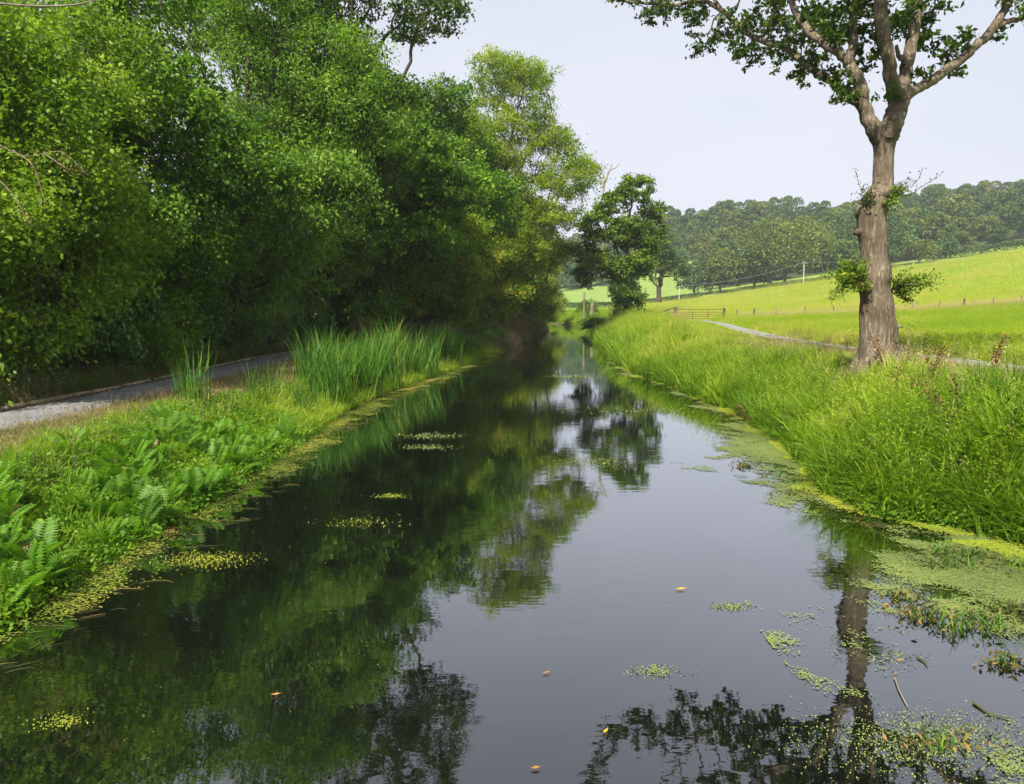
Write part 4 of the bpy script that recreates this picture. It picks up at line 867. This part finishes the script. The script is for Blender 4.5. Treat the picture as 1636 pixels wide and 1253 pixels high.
x, y, u = band(5200, 9.2, 60, 1.5, lambda y: xr(y) - .38, lambda y: xr(y) + np.interp(y, [9, 16, 30, 60], [3.0, 2.6, 1.8, 1.4]))
k = (wave(x, y, 1.3, 31) + .5 * rng.normal(size=len(x)) > -.25) & (np.hypot(x - 9.15, y - 19) > 1.3); x, y, u = x[k], y[k], u[k]
scatter('bank_sedge', x, y, TC['sedge'], rng.uniform(.55, 1.15, len(x)) * (1.1 - .45 * u) * (1 + y / 120), np.clip(.12 + .28 * wave(x, y, .9, 14) + .28 * u + rng.normal(size=len(x)) * .16, 0, .9), rng, z=np.maximum(ground(x, y), -.04))
x, y, u = band(1500, 9, 30, 1.2, lambda y: xr(y) + .2, lambda y: rpath(y) - 1.3)
scatter('bank_straw', x, y, TC['dry'], rng.uniform(.8, 1.5, len(x)), np.clip(.55 + .2 * wave(x, y, .8, 3) + rng.normal(size=len(x)) * .15, 0, .95), rng)
x = rng.uniform(-1, 1, 3400); y = rnd(3400, 14, 78, 1.4); x = rpath(y) + np.sign(x) * (.66 + .34 * np.abs(x))
scatter('path_edge_grass', x, y, TC['field'], rng.uniform(.25, .6, len(x)), np.clip(.35 + rng.normal(size=len(x)) * .15, 0, .8), rng)
x, y, u = band(14000, 30, 84, 1.3, lambda y: xr(y) - .2, lambda y: rpath(y) - .9)
tint = np.clip(.45 + .25 * wave(x, y, .5, 1) + .2 * (u - .3) + rng.normal(size=len(x)) * .12, 0, .8)
scatter('far_bank_grass', x, y, TC['tall'], rng.uniform(.9, 1.5, len(x)) * np.interp(rpath(y) - .95 - x, [0, .8, 2.3, 4.2], [.2, .26, .46, 1.0]) * (1 + .25 * wave(x, y, .9, 12)), tint, rng)
x, y, u = band(4500, 84, 135, 1.0, lambda y: xr(y) - .2, lambda y: xr(y) + 9)
scatter('bend_grass', x, y, TC['tall'], rng.uniform(1.0, 1.9, len(x)), np.clip(.35 + .2 * wave(x, y, .3, 4) + rng.normal(size=len(x)) * .12, 0, .8), rng)
x, y, u = band(2500, 92, 135, 1.0, lambda y: xl(y) - 5, lambda y: xl(y) + .3)
scatter('bend_left_grass', x, y, TC['tall'], rng.uniform(.9, 1.5, len(x)), np.clip(.45 + rng.normal(size=len(x)) * .15, 0, .8), rng)
# meadow between path and fence
y = 14 + 64 * rng.uniform(0, 1, 60000) ** .9; x = rpath(y) + .75 + rng.uniform(0, 1, 60000) * np.maximum(.72 * y - rpath(y), 1); k = in_view(x, y, 30); x, y = x[k], y[k]
tint = np.clip(.30 + .30 * wave(x, y, .22, 5) + .24 * wave(x, y, .8, 6) + rng.normal(size=len(x)) * .1 + .25 * np.exp(-(x - rpath(y) - .75) / .8), 0, .75)
scatter('meadow_grass', x, y, TC['field'], rng.uniform(.7, 1.25, len(x)) * (.75 + y / 120), tint, rng)
x = rng.uniform(23.2, 66, 11000); y = fy + rng.normal(size=11000) * .9 + .2
scatter('fence_dry_grass', x, y, TC['dry'], rng.uniform(1.0, 1.7, 11000), np.clip(.86 + rng.normal(size=11000) * .13, 0, .98), rng)
x = rng.uniform(15, 21, 800); y = rng.uniform(77.5, 79.6, 800)
k = (np.abs(x - 15.8) < 1.5); scatter('gate_dry_grass', x[k], y[k], TC['dry'], rng.uniform(1.3, 2.2, k.sum()), np.clip(.72 + rng.normal(size=k.sum()) * .12, 0, .95), rng)
# hay stubble on the slope, thinning with distance
y = 81 + 175 * rng.uniform(0, 1, 26000) ** 1.2; x = rng.uniform(.13, .70, 26000) * y
scatter('hay_stubble', x, y, TC['field'], rng.uniform(.9, 1.5, len(x)) * (1 + y / 160), np.clip(.66 + .2 * wave(x, y, .12, 3) + rng.normal(size=len(x)) * .1, 0, .8), rng)
# left bank: worn dry turf, hedge-foot grass, herbs
x, y, u = band(9000, 8, 48, 1.3, lambda y: lpath(y) + .92, lambda y: xl(y) - .8)
scatter('worn_turf', x, y, TC['short'], rng.uniform(.8, 1.5, len(x)), np.clip(.42 + .3 * wave(x, y, .9, 7) + rng.normal(size=len(x)) * .15, 0, .9), rng)
x, y, u = band(5200, 8, 48, 1.3, lambda y: lpath(y) + 1.1, lambda y: xl(y) - 1.2)
scatter('dry_tufts', x, y, TC['dry'], rng.uniform(.4, .85, len(x)), np.clip(.40 + .3 * wave(x, y, .8, 9) + rng.normal(size=len(x)) * .15, 0, .9), rng)
x, y, u = band(5200, 12, 80, 1.4, lambda y: lpath(y) - 2.6, lambda y: lpath(y) - 1.12)
scatter('hedge_foot_grass', x, y, TC['dry'], rng.uniform(.6, 1.5, len(x)), np.clip(.28 + .3 * wave(x, y, .5, 2) + rng.normal(size=len(x)) * .15, 0, .9), rng)
x, y, u = band(2000, 12, 60, 1.4, lambda y: lpath(y) - 2.7, lambda y: lpath(y) - 1.3)
scatter('hedge_foot_herbs', x, y, TC['herb'], rng.uniform(.6, 1.3, len(x)), np.clip(.1 + rng.normal(size=len(x)) * .15, 0, .6), rng)
x, y, u = band(9000, 50, 95, 1.0, lambda y: lpath(y) + .9, lambda y: xl(y) + .2)
scatter('far_left_bank_grass', x, y, TC['dry'], rng.uniform(1.2, 2.4, len(x)), np.clip(.30 + .35 * wave(x, y, .35, 2) + rng.normal(size=len(x)) * .15, 0, .9), rng)
x, y, u = band(2600, 5.5, 19, 1.2, lambda y: xl(y) - 2.1, lambda y: xl(y) + .25)
scatter('bank_herbs', x, y, TC['herb'], rng.uniform(.45, .95, len(x)), np.clip(.38 + .22 * wave(x, y, 1.2, 3) + rng.normal(size=len(x)) * .15, 0, .9), rng)
x, y, u = band(5500, 17, 50, 1.2, lambda y: xl(y) - 1.5, lambda y: xl(y) + .15)
scatter('margin_grass', x, y, TC['tall'], rng.uniform(.3, .8, len(x)), np.clip(.35 + .25 * wave(x, y, .7, 3) + rng.normal(size=len(x)) * .15, 0, .8), rng)
x, y, u = band(1300, 6, 17, 1.2, lambda y: xl(y) - 2.7, lambda y: xl(y) + .1)
scatter('bank_blades', x, y, TC['tall'], rng.uniform(.35, .85, len(x)), np.clip(.25 + rng.normal(size=len(x)) * .15, 0, .8), rng, nv=3)
x, y, u = band(2600, 7.5, 14, 1.0, lambda y: xr(y) - .25, lambda y: xr(y) + 1.1)
scatter('right_bank_herbs', x, y, TC['herb'], rng.uniform(.5, 1.1, len(x)), np.clip(.5 + rng.normal(size=len(x)) * .18, 0, .95), rng)

y = rnd(2600, 8, 45, 1.3); e = rng.normal(size=2600); x = lpath(y) + np.where(rng.uniform(size=2600) < .75, np.sign(e) * (.95 - np.abs(rng.normal(size=2600)) * .18), rng.uniform(-.9, .9, 2600)); k = in_view(x, y)
mb = MB(); leaf_quads(mb, np.stack([x, y, ground(x, y) + .055 + .012 * rng.uniform(size=2600)], -1)[k], .055, .035, rng, up=2.5, droop=0); mb.obj('leaf_litter', M['litter'], kind='stuff')
n = 46000; y = rnd(n, 12, 92, 1.5); x = lpath(y) - 1.5 - 3.2 * rng.uniform(0, 1, n) ** 1.2; hh = (.25 + .75 * np.clip((lpath(y) - 1.5 - x) / 1.6, 0, 1)) * (1 + .45 * wave(x, y, .9, 17)); k = in_view(x, y)
mb = MB(); leaf_quads(mb, np.stack([x, y, ground(x, y) + hh * rng.uniform(0, 1, n) ** .7 * .95], -1)[k], (.10 + .0016 * y)[k][:, None], (.08 + .0012 * y)[k][:, None], rng, up=.6, droop=.2); mb.obj('ground_ivy', M['ivy'], kind='stuff')
y = 18 + 58 * rng.uniform(0, 1, 5200); x = rpath(y) + 1 + rng.uniform(0, 1, 5200) * np.maximum(.70 * y - rpath(y), 1); k = wave(x, y, .35, 19) + .4 * rng.normal(size=5200) > .25; x, y = x[k], y[k]
scatter('meadow_straw', x, y, TC['dry'], rng.uniform(.8, 1.3, len(x)), np.clip(.6 + rng.normal(size=len(x)) * .15, 0, .95), rng)
# ferns: plant > fronds
def frond(seed, n=13, L=.46, mat='fern'):
    rng = np.random.default_rng(seed); mb = MB(); t = np.linspace(0, 1, 9); bend = rng.uniform(.3, .75)
    P = np.stack([L * (.18 * t + bend * .62 * t ** 2), 0 * t, L * (t - .38 * bend * t ** 2.5)], -1); tube(mb, P, np.linspace(.0045, .0012, 9), 3, var=.7)
    for k in range(n):
        u = .20 + .80 * k / n; p = np.array([np.interp(u, t, P[:, q]) for q in range(3)]); T = unit(np.array([np.interp(min(u + .05, 1), t, P[:, q]) for q in range(3)]) - p + 1e-6)
        l = L * .24 * math.sin(math.pi * (.16 + .80 * (1 - u) ** .8 * 1.0)) + .012; w = L * .062
        for s in (-1, 1):
            d = unit(np.array([0, s, 0]) + T * .45 + np.array([0, 0, -.12])); nrm = np.cross(T, d)
            V = [p, p + d * l * .45 + T * w * .5, p + d * l + (0, 0, -.02 * l), p + d * l * .5 - T * w * .5]; mb.add(V, [[0, 1, 2, 3]], np.clip(rng.normal() * .15 + .35 + .4 * u, 0, 1))
    return mb.mesh('frond', M[mat])
fm = [frond(700 + k, n=14, L=.40 + .05 * (k % 3)) for k in range(5)]
fb = frond(720, n=12, L=.36, mat='debris')
def fern(x, y, s, label, group, rng, z=None):
    r = thing('fern', (x, y, gz(x, y) - .02 if z is None else z), label, 'fern', group); r.rotation_euler = (0, 0, rng.uniform(0, 6.28)); r.scale = (s, s, s)
    m = int(rng.integers(6, 9))
    for q in range(m):
        o = bpy.data.objects.new('frond', fb if rng.uniform() < .05 else fm[rng.integers(0, 5)]); C.objects.link(o); o.parent = r
        o.rotation_euler = (rng.normal() * .15, rng.normal() * .25 - .05, q * 6.28 / m + rng.uniform(-.4, .4)); k = rng.uniform(.75, 1.2); o.scale = (k, k, k)
FGp = 'feathery ferns crowding the near left bank'; fl = 'bright green feathery fern in the crowded bed on the near left bank'
pts = []; rng = np.random.default_rng(710)
for _ in range(4000):
    y = rng.uniform(6.3, 16.5); w = np.interp(y, [6, 9, 12, 14, 17], [1.9, 1.9, 1.8, 1.4, .9]) + .3 * math.sin(y * 2.3); x = xl(y) - rng.uniform(-.05, w)
    if not in_view(np.array([x]), np.array([y]), 20)[0]: continue
    if wave(x, y, 1.1, 22) < -.32: continue
    if all((x - a) ** 2 + (y - c) ** 2 > (.21 + .005 * y) ** 2 for a, c in pts): pts.append((x, y))
    if len(pts) >= 150: break
for x, y in pts: fern(x, y, rng.uniform(.75, 1.35), fl, FGp, rng)
print('ferns', len(pts))
FGr = 'ferns among the grass on the near right bank'
for x, y in [(6.9, 10.3), (7.3, 10.9), (6.6, 10.9), (7.1, 11.6), (7.6, 11.4), (6.2, 11.0)]: fern(x, y, rng.uniform(.9, 1.3), 'fern half hidden in the tall grass at the right edge of the photo', FGr, rng)

# reed beds, clump by clump
def reed_clump(seed, n=52, h=2.05, w=.036, spread=.38, bend=.34):
    rng = np.random.default_rng(seed); mb = MB(); blades(mb, n, h, w, spread, bend, rng, 5, hv=.45, lean=.18); return mb.mesh('reed_clump', M['reed'])
rmesh = [reed_clump(800 + k) for k in range(4)]
def reeds(x, y, s, label, group, rng, z=None, zs=1):
    o = bpy.data.objects.new('reed_clump', rmesh[rng.integers(0, 4)]); C.objects.link(o); o.location = (x, y, max(gz(x, y), -.05) if z is None else z)
    o.rotation_euler = (0, 0, rng.uniform(0, 6.28)); o.scale = (s, s, s * zs); tag(o, label, 'reeds', group)
rng = np.random.default_rng(810)
for k in range(52):
    y = 21.6 + 11.5 * rng.uniform(); x = xl(y) - rng.uniform(.1, 1.7); reeds(x, y, rng.uniform(.8, 1.12), 'clump of upright dark green reeds in the dense bed on the left bank', 'reeds of the dense bed on the left bank', rng)
for k in range(9):
    y = 36.5 + 3.5 * rng.uniform(); x = xl(y) - rng.uniform(.3, 1.3); reeds(x, y, rng.uniform(.8, 1.15), 'tall reeds in the smaller bed beyond the dense one on the left bank', 'reeds of the smaller bed further along the left bank', rng)
for x, y, s, lb in ((-6.9, 16.6, .80, 'sparse tall reed clump rising in front of the towpath beyond the ferns'), (-7.35, 17.2, .6, 'thin reed clump just left of the sparse tall one by the towpath'), (-6.2, 18.6, .6, 'short reed clump between the sparse tall one and the dense bed')): reeds(x, y, s, lb, None, rng)
for k in range(5):
    y = 19.0 + rng.uniform(0, 2.5); reeds(xl(y) - rng.uniform(.5, 1.6), y, rng.uniform(.45, .65), 'short reed clump between the ferns and the dense reed bed', 'short reeds before the dense bed', rng)
for x, y, s in ((6.9, 12.6, .46), (7.3, 12.2, .5), (7.7, 12.0, .48), (6.4, 13.0, .4), (7.9, 12.9, .48), (8.2, 12.4, .5)): reeds(x, y, s, 'upright sword leaved iris clump in the grass at the right edge of the photo', 'irises in the grass of the near right bank', rng)
for k in range(9):
    y = 40 + 26 * rng.uniform(); reeds(xr(y) + rng.uniform(-.1, .6), y, rng.uniform(.7, .95), 'dark green reed clump fringing the right water edge at mid distance', 'reeds along the right water edge', rng)
# docks gone to seed
def dock(x, y, h, label, lean):
    rng = np.random.default_rng(int(x * 100 + y)); b = np.array(g(x, y)); r = thing('dock_plant', b, label, 'dock plant'); mb, sd, lv = MB(), MB(), MB()
    for k in range(3):
        e = np.array([lean + rng.normal() * .12, rng.normal() * .1, h * rng.uniform(.8, 1.05)]); P, q = smoothline([(0,0,-.02), e * (.3,.3,.5), e], [.009,.006,.003]); tube(mb, P, q, 5)
        for p in P[3:]: leaf_quads(sd, p + rng.normal(size=(16, 3)) * (.035,.035,.04), .042, .03, rng)
    leaf_quads(lv, rng.normal(size=(14, 3)) * (.15,.15,.05) + (0,0,.18), .24, .07, rng, up=.9); mb.obj('stem', M['dockseed'], r); r.scale = (1.15,) * 3; sd.obj('seeds', M['dockseed'], r, kind='stuff'); lv.obj('leaves', M['bush'], r, kind='stuff')
for px, py, h, ln, lb in ((1262, 668, .85, .05, 'pale brown dock on the bank between the narrows and the bulge'), (1410, 655, .9, -.05, 'brown seeded dock just behind the middle one, nearer the oak'), (1580, 690, 1.0, .1, 'brown seeded dock behind the leaning reddish stem'), (1352, 700, .95, .05, 'rusty brown dock beside the water at the bulge of the right bank'), (1388, 735, .9, .1, 'rust red dock just right of the one at the water, lower in the grass'), (1436, 690, 1.0, .05, 'brown seeded dock in the middle of the right bank grass'), (1480, 690, .95, .1, 'brown seeded dock right of the middle one on the right bank'), (1530, 745, 1.25, -.45, 'leaning reddish dock stem near the right edge of the photo'), (1195, 640, .8, .0, 'brownish dock at the waterside where the right bank narrows'), (1075, 585, .8, 0, 'small far dock among reeds at the right water edge')):
    p = on(px, py, .55); dock(p[0], p[1], h * .82, lb, ln)
# straw coloured stems round the oak's foot
def stems():
    rng = np.random.default_rng(66); b = np.array([8.95, 18.2, gz(8.95, 18.2)]); r = thing('climbing_weed', b, 'straw coloured climbing weed against the foot of the lopped oak', 'weed'); mb, lv = MB(), MB()
    for k in range(10):
        s = np.array([rng.uniform(-.35, .5), rng.uniform(-.15, .15), 0]); e = s + np.array([rng.uniform(.0, .5), .1, rng.uniform(.6, 1.35)]); P, q = smoothline([s, (s + e) / 2 + (.05, -.05, 0), e], [.006,.005,.002]); tube(mb, P, q, 4)
        for p in P[2:]: leaf_quads(lv, p + rng.normal(size=(5, 3)) * .05, .05, .022, rng)
    mb.obj('stem', M['twig'], r); lv.obj('leaves', M['yellow'], r, kind='stuff')
stems()

# ------------------------------------------------------------------ what floats on the water
rng = np.random.default_rng(900)
def floaters(name, x, y, mat, size, rng, z=.006):
    n = len(x); mb = MB(); k = rng.uniform(.6, 1.3, (n, 1)); a = rng.uniform(0, 6.28, n); d = np.stack([np.cos(a), np.sin(a), 0 * a], -1) * k * np.reshape(size, (-1, 1)); s = np.stack([-np.sin(a), np.cos(a), 0 * a], -1) * k * np.reshape(size, (-1, 1)) * .75
    c = np.stack([x, y, z + rng.uniform(0, .008, n)], -1); tz = rng.normal(size=(n, 1)) * .12
    V = np.stack([c - d * .5, c + s * .5 + np.concatenate([0*tz,0*tz,tz*k*np.reshape(size,(-1,1))*.3],1), c + d * .5, c - s * .5], 1); mb.add(V.reshape(-1, 3), np.arange(4 * n).reshape(n, 4), np.clip(.5 + .35 * wave(x, y, 1.1, 4) + rng.normal(size=n) * .15, 0, 1))
    return mb.obj(name, M[mat], kind='stuff')
wdR = lambda y: np.interp(y, [3, 4.5, 6, 7.2, 8.3, 9.3, 10.2, 11, 12.5, 14, 17, 20, 25, 30, 36, 42, 60], [4.6, 4.5, 4.1, 3.6, 3.1, 2.3, 1.5, 1.0, 1.2, 1.9, 1.8, 1.3, .7, .7, 1.1, .5, .25])
def weed_f(x, y, s): return 1 - s / wdR(y) + .55 * wave(x, y * .7, 1.5, 5) + .35 * wave(x, y, 5.2, 6)
cyq, cxq = [], []
for y0, y1, dd in ((3.2, 9, .035), (9, 16, .06), (16, 30, .11), (30, 45, .2)):
    gy, gxs = np.meshgrid(np.arange(y0, y1, dd), np.arange(1.2, 7.0, dd), indexing='ij'); gy = gy.ravel(); gxs = gxs.ravel(); sg = xr(gy) - gxs
    kk = (weed_f(gxs, gy, sg) + .07 * rng.normal(size=len(gy)) > .58 + .42 * sstep((7.6 - gy) / 1.2)) & (sg > -.3) & in_view(gxs, gy, 20)
    cyq.append(np.stack([gxs[kk], gy[kk], np.full(kk.sum(), dd)], -1))
q = np.concatenate(cyq); h_ = q[:, 2:3] * rng.uniform(.55, .8, (len(q), 1)); jit = rng.normal(size=(len(q), 4, 2)) * q[:, 2][:, None, None] * .16
cc = np.array([[-1, -1], [1, -1], [1, 1], [-1, 1]]) * 1.0
V = np.concatenate([q[:, None, :2] + cc[None] * h_[:, None] + jit, np.repeat((.003 + .004 * rng.uniform(size=(len(q), 1, 1))), 4, 1)], -1)
mbf = MB(); mbf.add(V.reshape(-1, 3), np.arange(4 * len(q)).reshape(-1, 4), np.clip(.45 + .5 * wave(q[:, 0], q[:, 1], 2.2, 9) + rng.normal(size=len(q)) * .12, 0, 1)); mbf.obj('duckweed_film', M['film'], kind='stuff')
n = 900000; y = 3.2 * (45 / 3.2) ** rng.uniform(0, 1, n); s = rng.uniform(-.1, 4.6, n); x = xr(y) - s
f = weed_f(x, y, s) + .16 * rng.normal(size=n)
edgef = s < .6 + .3 * wave(x, y, 1.3, 8) + .6 * ((y < 9.6) & (y > 8.4))
k = (f > .34 + .30 * sstep((7.6 - y) / 1.5)) & in_view(x, y, 20) & ((y > 9.5) | (f > .42) | (wave(x, y, 3, 2) > -.1)); kd = k & edgef; kp = k & ~edgef & (rng.uniform(size=n) < .75)
floaters('duckweed_mat', x[kd], y[kd], 'weed', .014 + .0018 * y[kd], rng, .010); floaters('duckweed_scum', x[kp], y[kp], 'weedpale', .012 + .0016 * y[kp], rng)
wdL = lambda y: np.interp(y, [5, 8, 11, 14, 18, 22, 30, 45, 60], [.75, .7, .65, .75, .95, .9, .8, .6, .3])
n = 90000; y = rnd(n, 4.6, 55, 1.5); s = rng.uniform(-.15, 1.5, n); x = xl(y) + s; f = 1 - s / wdL(y) + .5 * wave(x, y, 1.3, 15) + .3 * wave(x, y, 4.2, 16) + .15 * rng.normal(size=n); k = (f > .30) & in_view(x, y, 20)
floaters('margin_weed', x[k], y[k], 'margin', .016 + .0018 * y[k], rng, .012)
def strands(name, n, xf, y0, y1, mat, rng, L=.3, hz=.02, p=1.3):
    mb = MB()
    for _ in range(n):
        y = y0 + (y1 - y0) * rng.uniform() ** p; x = xf(y); 
        if not in_view(np.array([x]), np.array([y]), 20)[0]: continue
        a = rng.uniform(0, 6.28); d = np.array([math.cos(a), math.sin(a) * .6, 0]) * L * rng.uniform(.4, 1.3); w = np.array([-d[1], d[0], 0]) * .5 * rng.uniform(-.6, .6)
        P, q = smoothline([(x, y, .004), np.array([x, y, hz * .4]) + d * .35 + w * .8, np.array([x, y, hz * .3]) + d * .7 + w * .9, np.array([x, y, .006]) + d], [.003, .004, .0035, .0015], 3); tube(mb, P, q, 3, var=rng.uniform())
    return mb.obj(name, M[mat], kind='stuff')
strands('margin_debris', 900, lambda y: xl(y) + rng.uniform(-.1, 1) ** 1.5 * 1.0 if True else 0, 5, 34, 'debris', rng)
strands('water_debris', 420, lambda y: xr(y) - rng.uniform(0, 1) * wdR(y) * .95, 7.8, 24, 'debris', rng, L=.28, hz=.03)
# specks of weed drifting on the open water
y = rnd(700, 4, 60, 1.5); x = xl(y) + rng.uniform(0, 1, 700) * (xr(y) - xl(y)); k = (wave(x, y, .45, 3) > .15) | (x < 0); floaters('drifting_specks', x[k], y[k], 'weedpale', .010 + .0010 * y[k], rng, .004)
# small rafts of weed
RG = 'small rafts of weed floating on the open canal'
def raft(px, py, r, label, mat='weedpale', n=90):
    n = int(n * 4)
    p = on(px, py, 0); rng = np.random.default_rng(int(px * 7 + py)); q = rng.normal(size=(n, 2)) * (r, r * .55); mb = MB(); c = np.stack([q[:, 0], q[:, 1], .006 + rng.uniform(0, .012, n)], -1)
    leaf_quads(mb, c * (1, 1, .5), .007 + .0012 * p[1], .006 + .0009 * p[1], rng, up=5, droop=0); o = mb.obj('weed_raft', M[mat], kind='stuff'); o.location = (p[0], p[1], 0); tag(o, label, 'floating weed', RG)
raft(330, 895, .28, 'loose raft of yellow green weed jutting from the near left margin', 'weed', 260)
raft(1168, 970, .10, 'little green weed raft in the middle of the sky reflection'); raft(1046, 1073, .10, 'tiny pale weed wisp below the middle of the sky reflection')
raft(1440, 1190, .40, 'broad pale duckweed raft over the oak\'s reflection near the bottom edge', n=520); raft(1520, 1175, .28, 'second pale duckweed raft just right of the broad one', n=260)
raft(1420, 1050, .14, 'thin pale raft between the small yellow leaves right of the oak\'s reflection', n=50)
raft(690, 697, .38, 'long pale weed streak on the dark water near the reed bed', n=130); raft(685, 715, .3, 'second pale weed streak just nearer than the long one', n=90); raft(627, 793, .14, 'small yellow green raft alone on the dark water', 'weed', 60); raft(960, 738, .42, 'pale tangle of weed over the ivy clad tree\'s reflection', n=130); raft(97, 1153, .10, 'little yellow green raft at lower left on the dark reflections', 'weed', 70)
raft(575, 835, .3, 'scattered yellow green weed amid the dark tree reflections', 'weed', 60); raft(920, 602, .6, 'long flat weed streak across the far water', n=120); raft(1010, 655, .9, 'pale film of weed by the right margin at mid distance', n=160)
# fallen leaves
def fallen(px, py, s, mat, label, rz=0.3, curl=.42):
    p = on(px, py, 0); rng = np.random.default_rng(int(px + py)); m = 5; mb = MB(); t = np.linspace(-1, 1, 7); V = []
    for q in np.linspace(-1, 1, m):
        w = np.maximum(1 - np.abs(t - .15 * (1 - t * t)) ** 1.6, 0.0) * (.40 + .12 * math.sin(px)) + .015; V.append(np.stack([t * s * .5, q * w * s * .5, .010 + s * curl * ((q * w) ** 2 + .5 * t ** 2 * .5)], -1))
    V = np.array(V); i, j = np.meshgrid(np.arange(m - 1), np.arange(6), indexing='ij'); F = np.stack([i * 7 + j, i * 7 + j + 1, (i + 1) * 7 + j + 1, (i + 1) * 7 + j], -1)
    mb.add(V.reshape(-1, 3), F, rng.uniform(.2, .9)); tube(mb, [(s * .5, 0, .014), (s * .72, .01, .02)], .0022, 4, var=.1)
    o = mb.obj('fallen_leaf', M[mat], smooth=True); o.location = (p[0], p[1], .002); o.rotation_euler = (0, 0, rz); tag(o, label, 'leaf', 'fallen leaves floating on the canal')
for a in ((1087, 943, .115, 'fallen', 'largest bright yellow leaf, alone in the sky reflection', .1), (872, 1077, .075, 'browned', 'small brown yellow leaf left of centre in the sky reflection', .4), (967, 1171, .07, 'fallen', 'yellow leaf just above the oak crown\'s reflection at the bottom', .9), (855, 1230, .065, 'browned', 'orange brown leaf nearest the bottom edge', .2),
          (440, 1112, .075, 'browned', 'tan leaf on the dark tree reflections at lower left', .2), (1437, 1057, .06, 'fallen', 'small yellow leaf right of the oak trunk\'s reflection', .1), (1414, 969, .10, 'browned', 'pale tan leaf beside the oak trunk\'s reflection near the weed', .1), (1430, 1078, .05, 'browned', 'brown leaf under the small yellow one right of the trunk\'s reflection', .5), (615, 640, .22, 'browned', 'reddish leaf on the weed in front of the reed bed', .2), (225, 885, .09, 'browned', 'orange brown leaf on the near left weed mat', .6), (12, 960, .09, 'browned', 'orange leaf on the weed at the left photo edge', .3)): fallen(*a)
# sticks
def stick(pts, r, label, mat='twig'):
    P = np.array([on(x, y, 0) + (0, 0, .012) for x, y in pts]); mb = MB(); tube(mb, P, np.linspace(r, r * .5, len(P)), 6, cap=True); o = mb.obj('floating_stick', M[mat], off=P[0], smooth=True); o.location = tuple(P[0]); tag(o, label, 'stick')
stick([(1429, 1085), (1436, 1105), (1450, 1132)], .008, 'thin white curved stick floating right of the oak trunk\'s reflection')
stick([(1555, 1125), (1580, 1142), (1612, 1150)], .010, 'dark forked stick at the weed near the right photo edge', 'debris'); stick([(1466, 1052), (1476, 1058), (1482, 1066)], .009, 'small dark stick in the open water right of the small yellow leaf', 'debris')
# emergent tufts in the weedy corner
EG = 'dark tufts of waterweed standing in the duckweed'
def emergent(px, py, s, label, wild=False, n=34):
    p = on(px, py, 0); rng = np.random.default_rng(int(px * 3 + py)); b = np.array([p[0], p[1], 0.0]); r = thing('waterweed', b, label, 'waterweed', EG); mb, lv = MB(), MB()
    blades(mb, n, .24 * s, .014, .16 * s, .7, rng, 3, hv=.6); mb.obj('blades', M['reed'], r, kind='stuff')
    q = rng.normal(size=(90, 3)) * (.22 * s, .13 * s, .03) + (0, 0, .05 * s); q[:, 2] = np.abs(q[:, 2]); leaf_quads(lv, q, .07, .025, rng, up=.6); lv.obj('leaves', M['debris'], r, kind='stuff')
for a in ((1530, 905, 1.1, 'tangled brown green waterweed heap below the yellow mat'), (1500, 885, .9, 'spiky waterweed tuft at the edge of the yellow mat'), (1555, 890, .9, 'bright spiky waterweed tuft right of the tangled heap'), (1520, 1000, 1.1, 'large dark waterweed clump in the middle of the duckweed'), (1568, 1000, 1.1, 'second large dark waterweed clump, right of the middle one'), (1470, 985, .7, 'small waterweed tuft left of the middle clump'), (1440, 955, .6, 'smallest waterweed tuft at the duckweed\'s left end'), (1612, 975, .6, 'waterweed sprig by the right photo edge'), (1610, 1060, .6, 'waterweed sprig in the open weed below the clumps'), (1502, 1190, .7, 'single upright waterweed blade tuft near the bottom right'),
          (1190, 745, .7, 'waterweed tuft on the scum where the right bank narrows'), (1275, 790, .7, 'waterweed sprig on the scum beside the right bank bulge'), (1275, 770, .6, 'thin upright waterweed just beyond the sprig at the bulge'), (1300, 735, .7, 'waterweed close under the right bank grass'), (1622, 905, .9, 'spiky bright tuft at the right photo edge below the yellow mat')): emergent(*a)

# ------------------------------------------------------------------ air
def haze():
    mb = MB(); x0, x1, y0, y1, z0, z1 = -2200, 2700, -60, 3100, -6, 110
    box(mb, ((x0 + x1) / 2, (y0 + y1) / 2, (z0 + z1) / 2), (x1 - x0, y1 - y0, z1 - z0))
    m, t, o = new_mat('haze_air'); v = N(t, 'ShaderNodeVolumePrincipled', Density=.00024, Anisotropy=.0); v.inputs['Color'].default_value = (.86, .92, 1, 1); t.links.new(v.outputs[0], o.inputs['Volume'])
    mb.obj('haze', m, kind='stuff')
HAZE = True
print('faces', sum(len(m.polygons) for m in bpy.data.meshes))
if HAZE: haze()
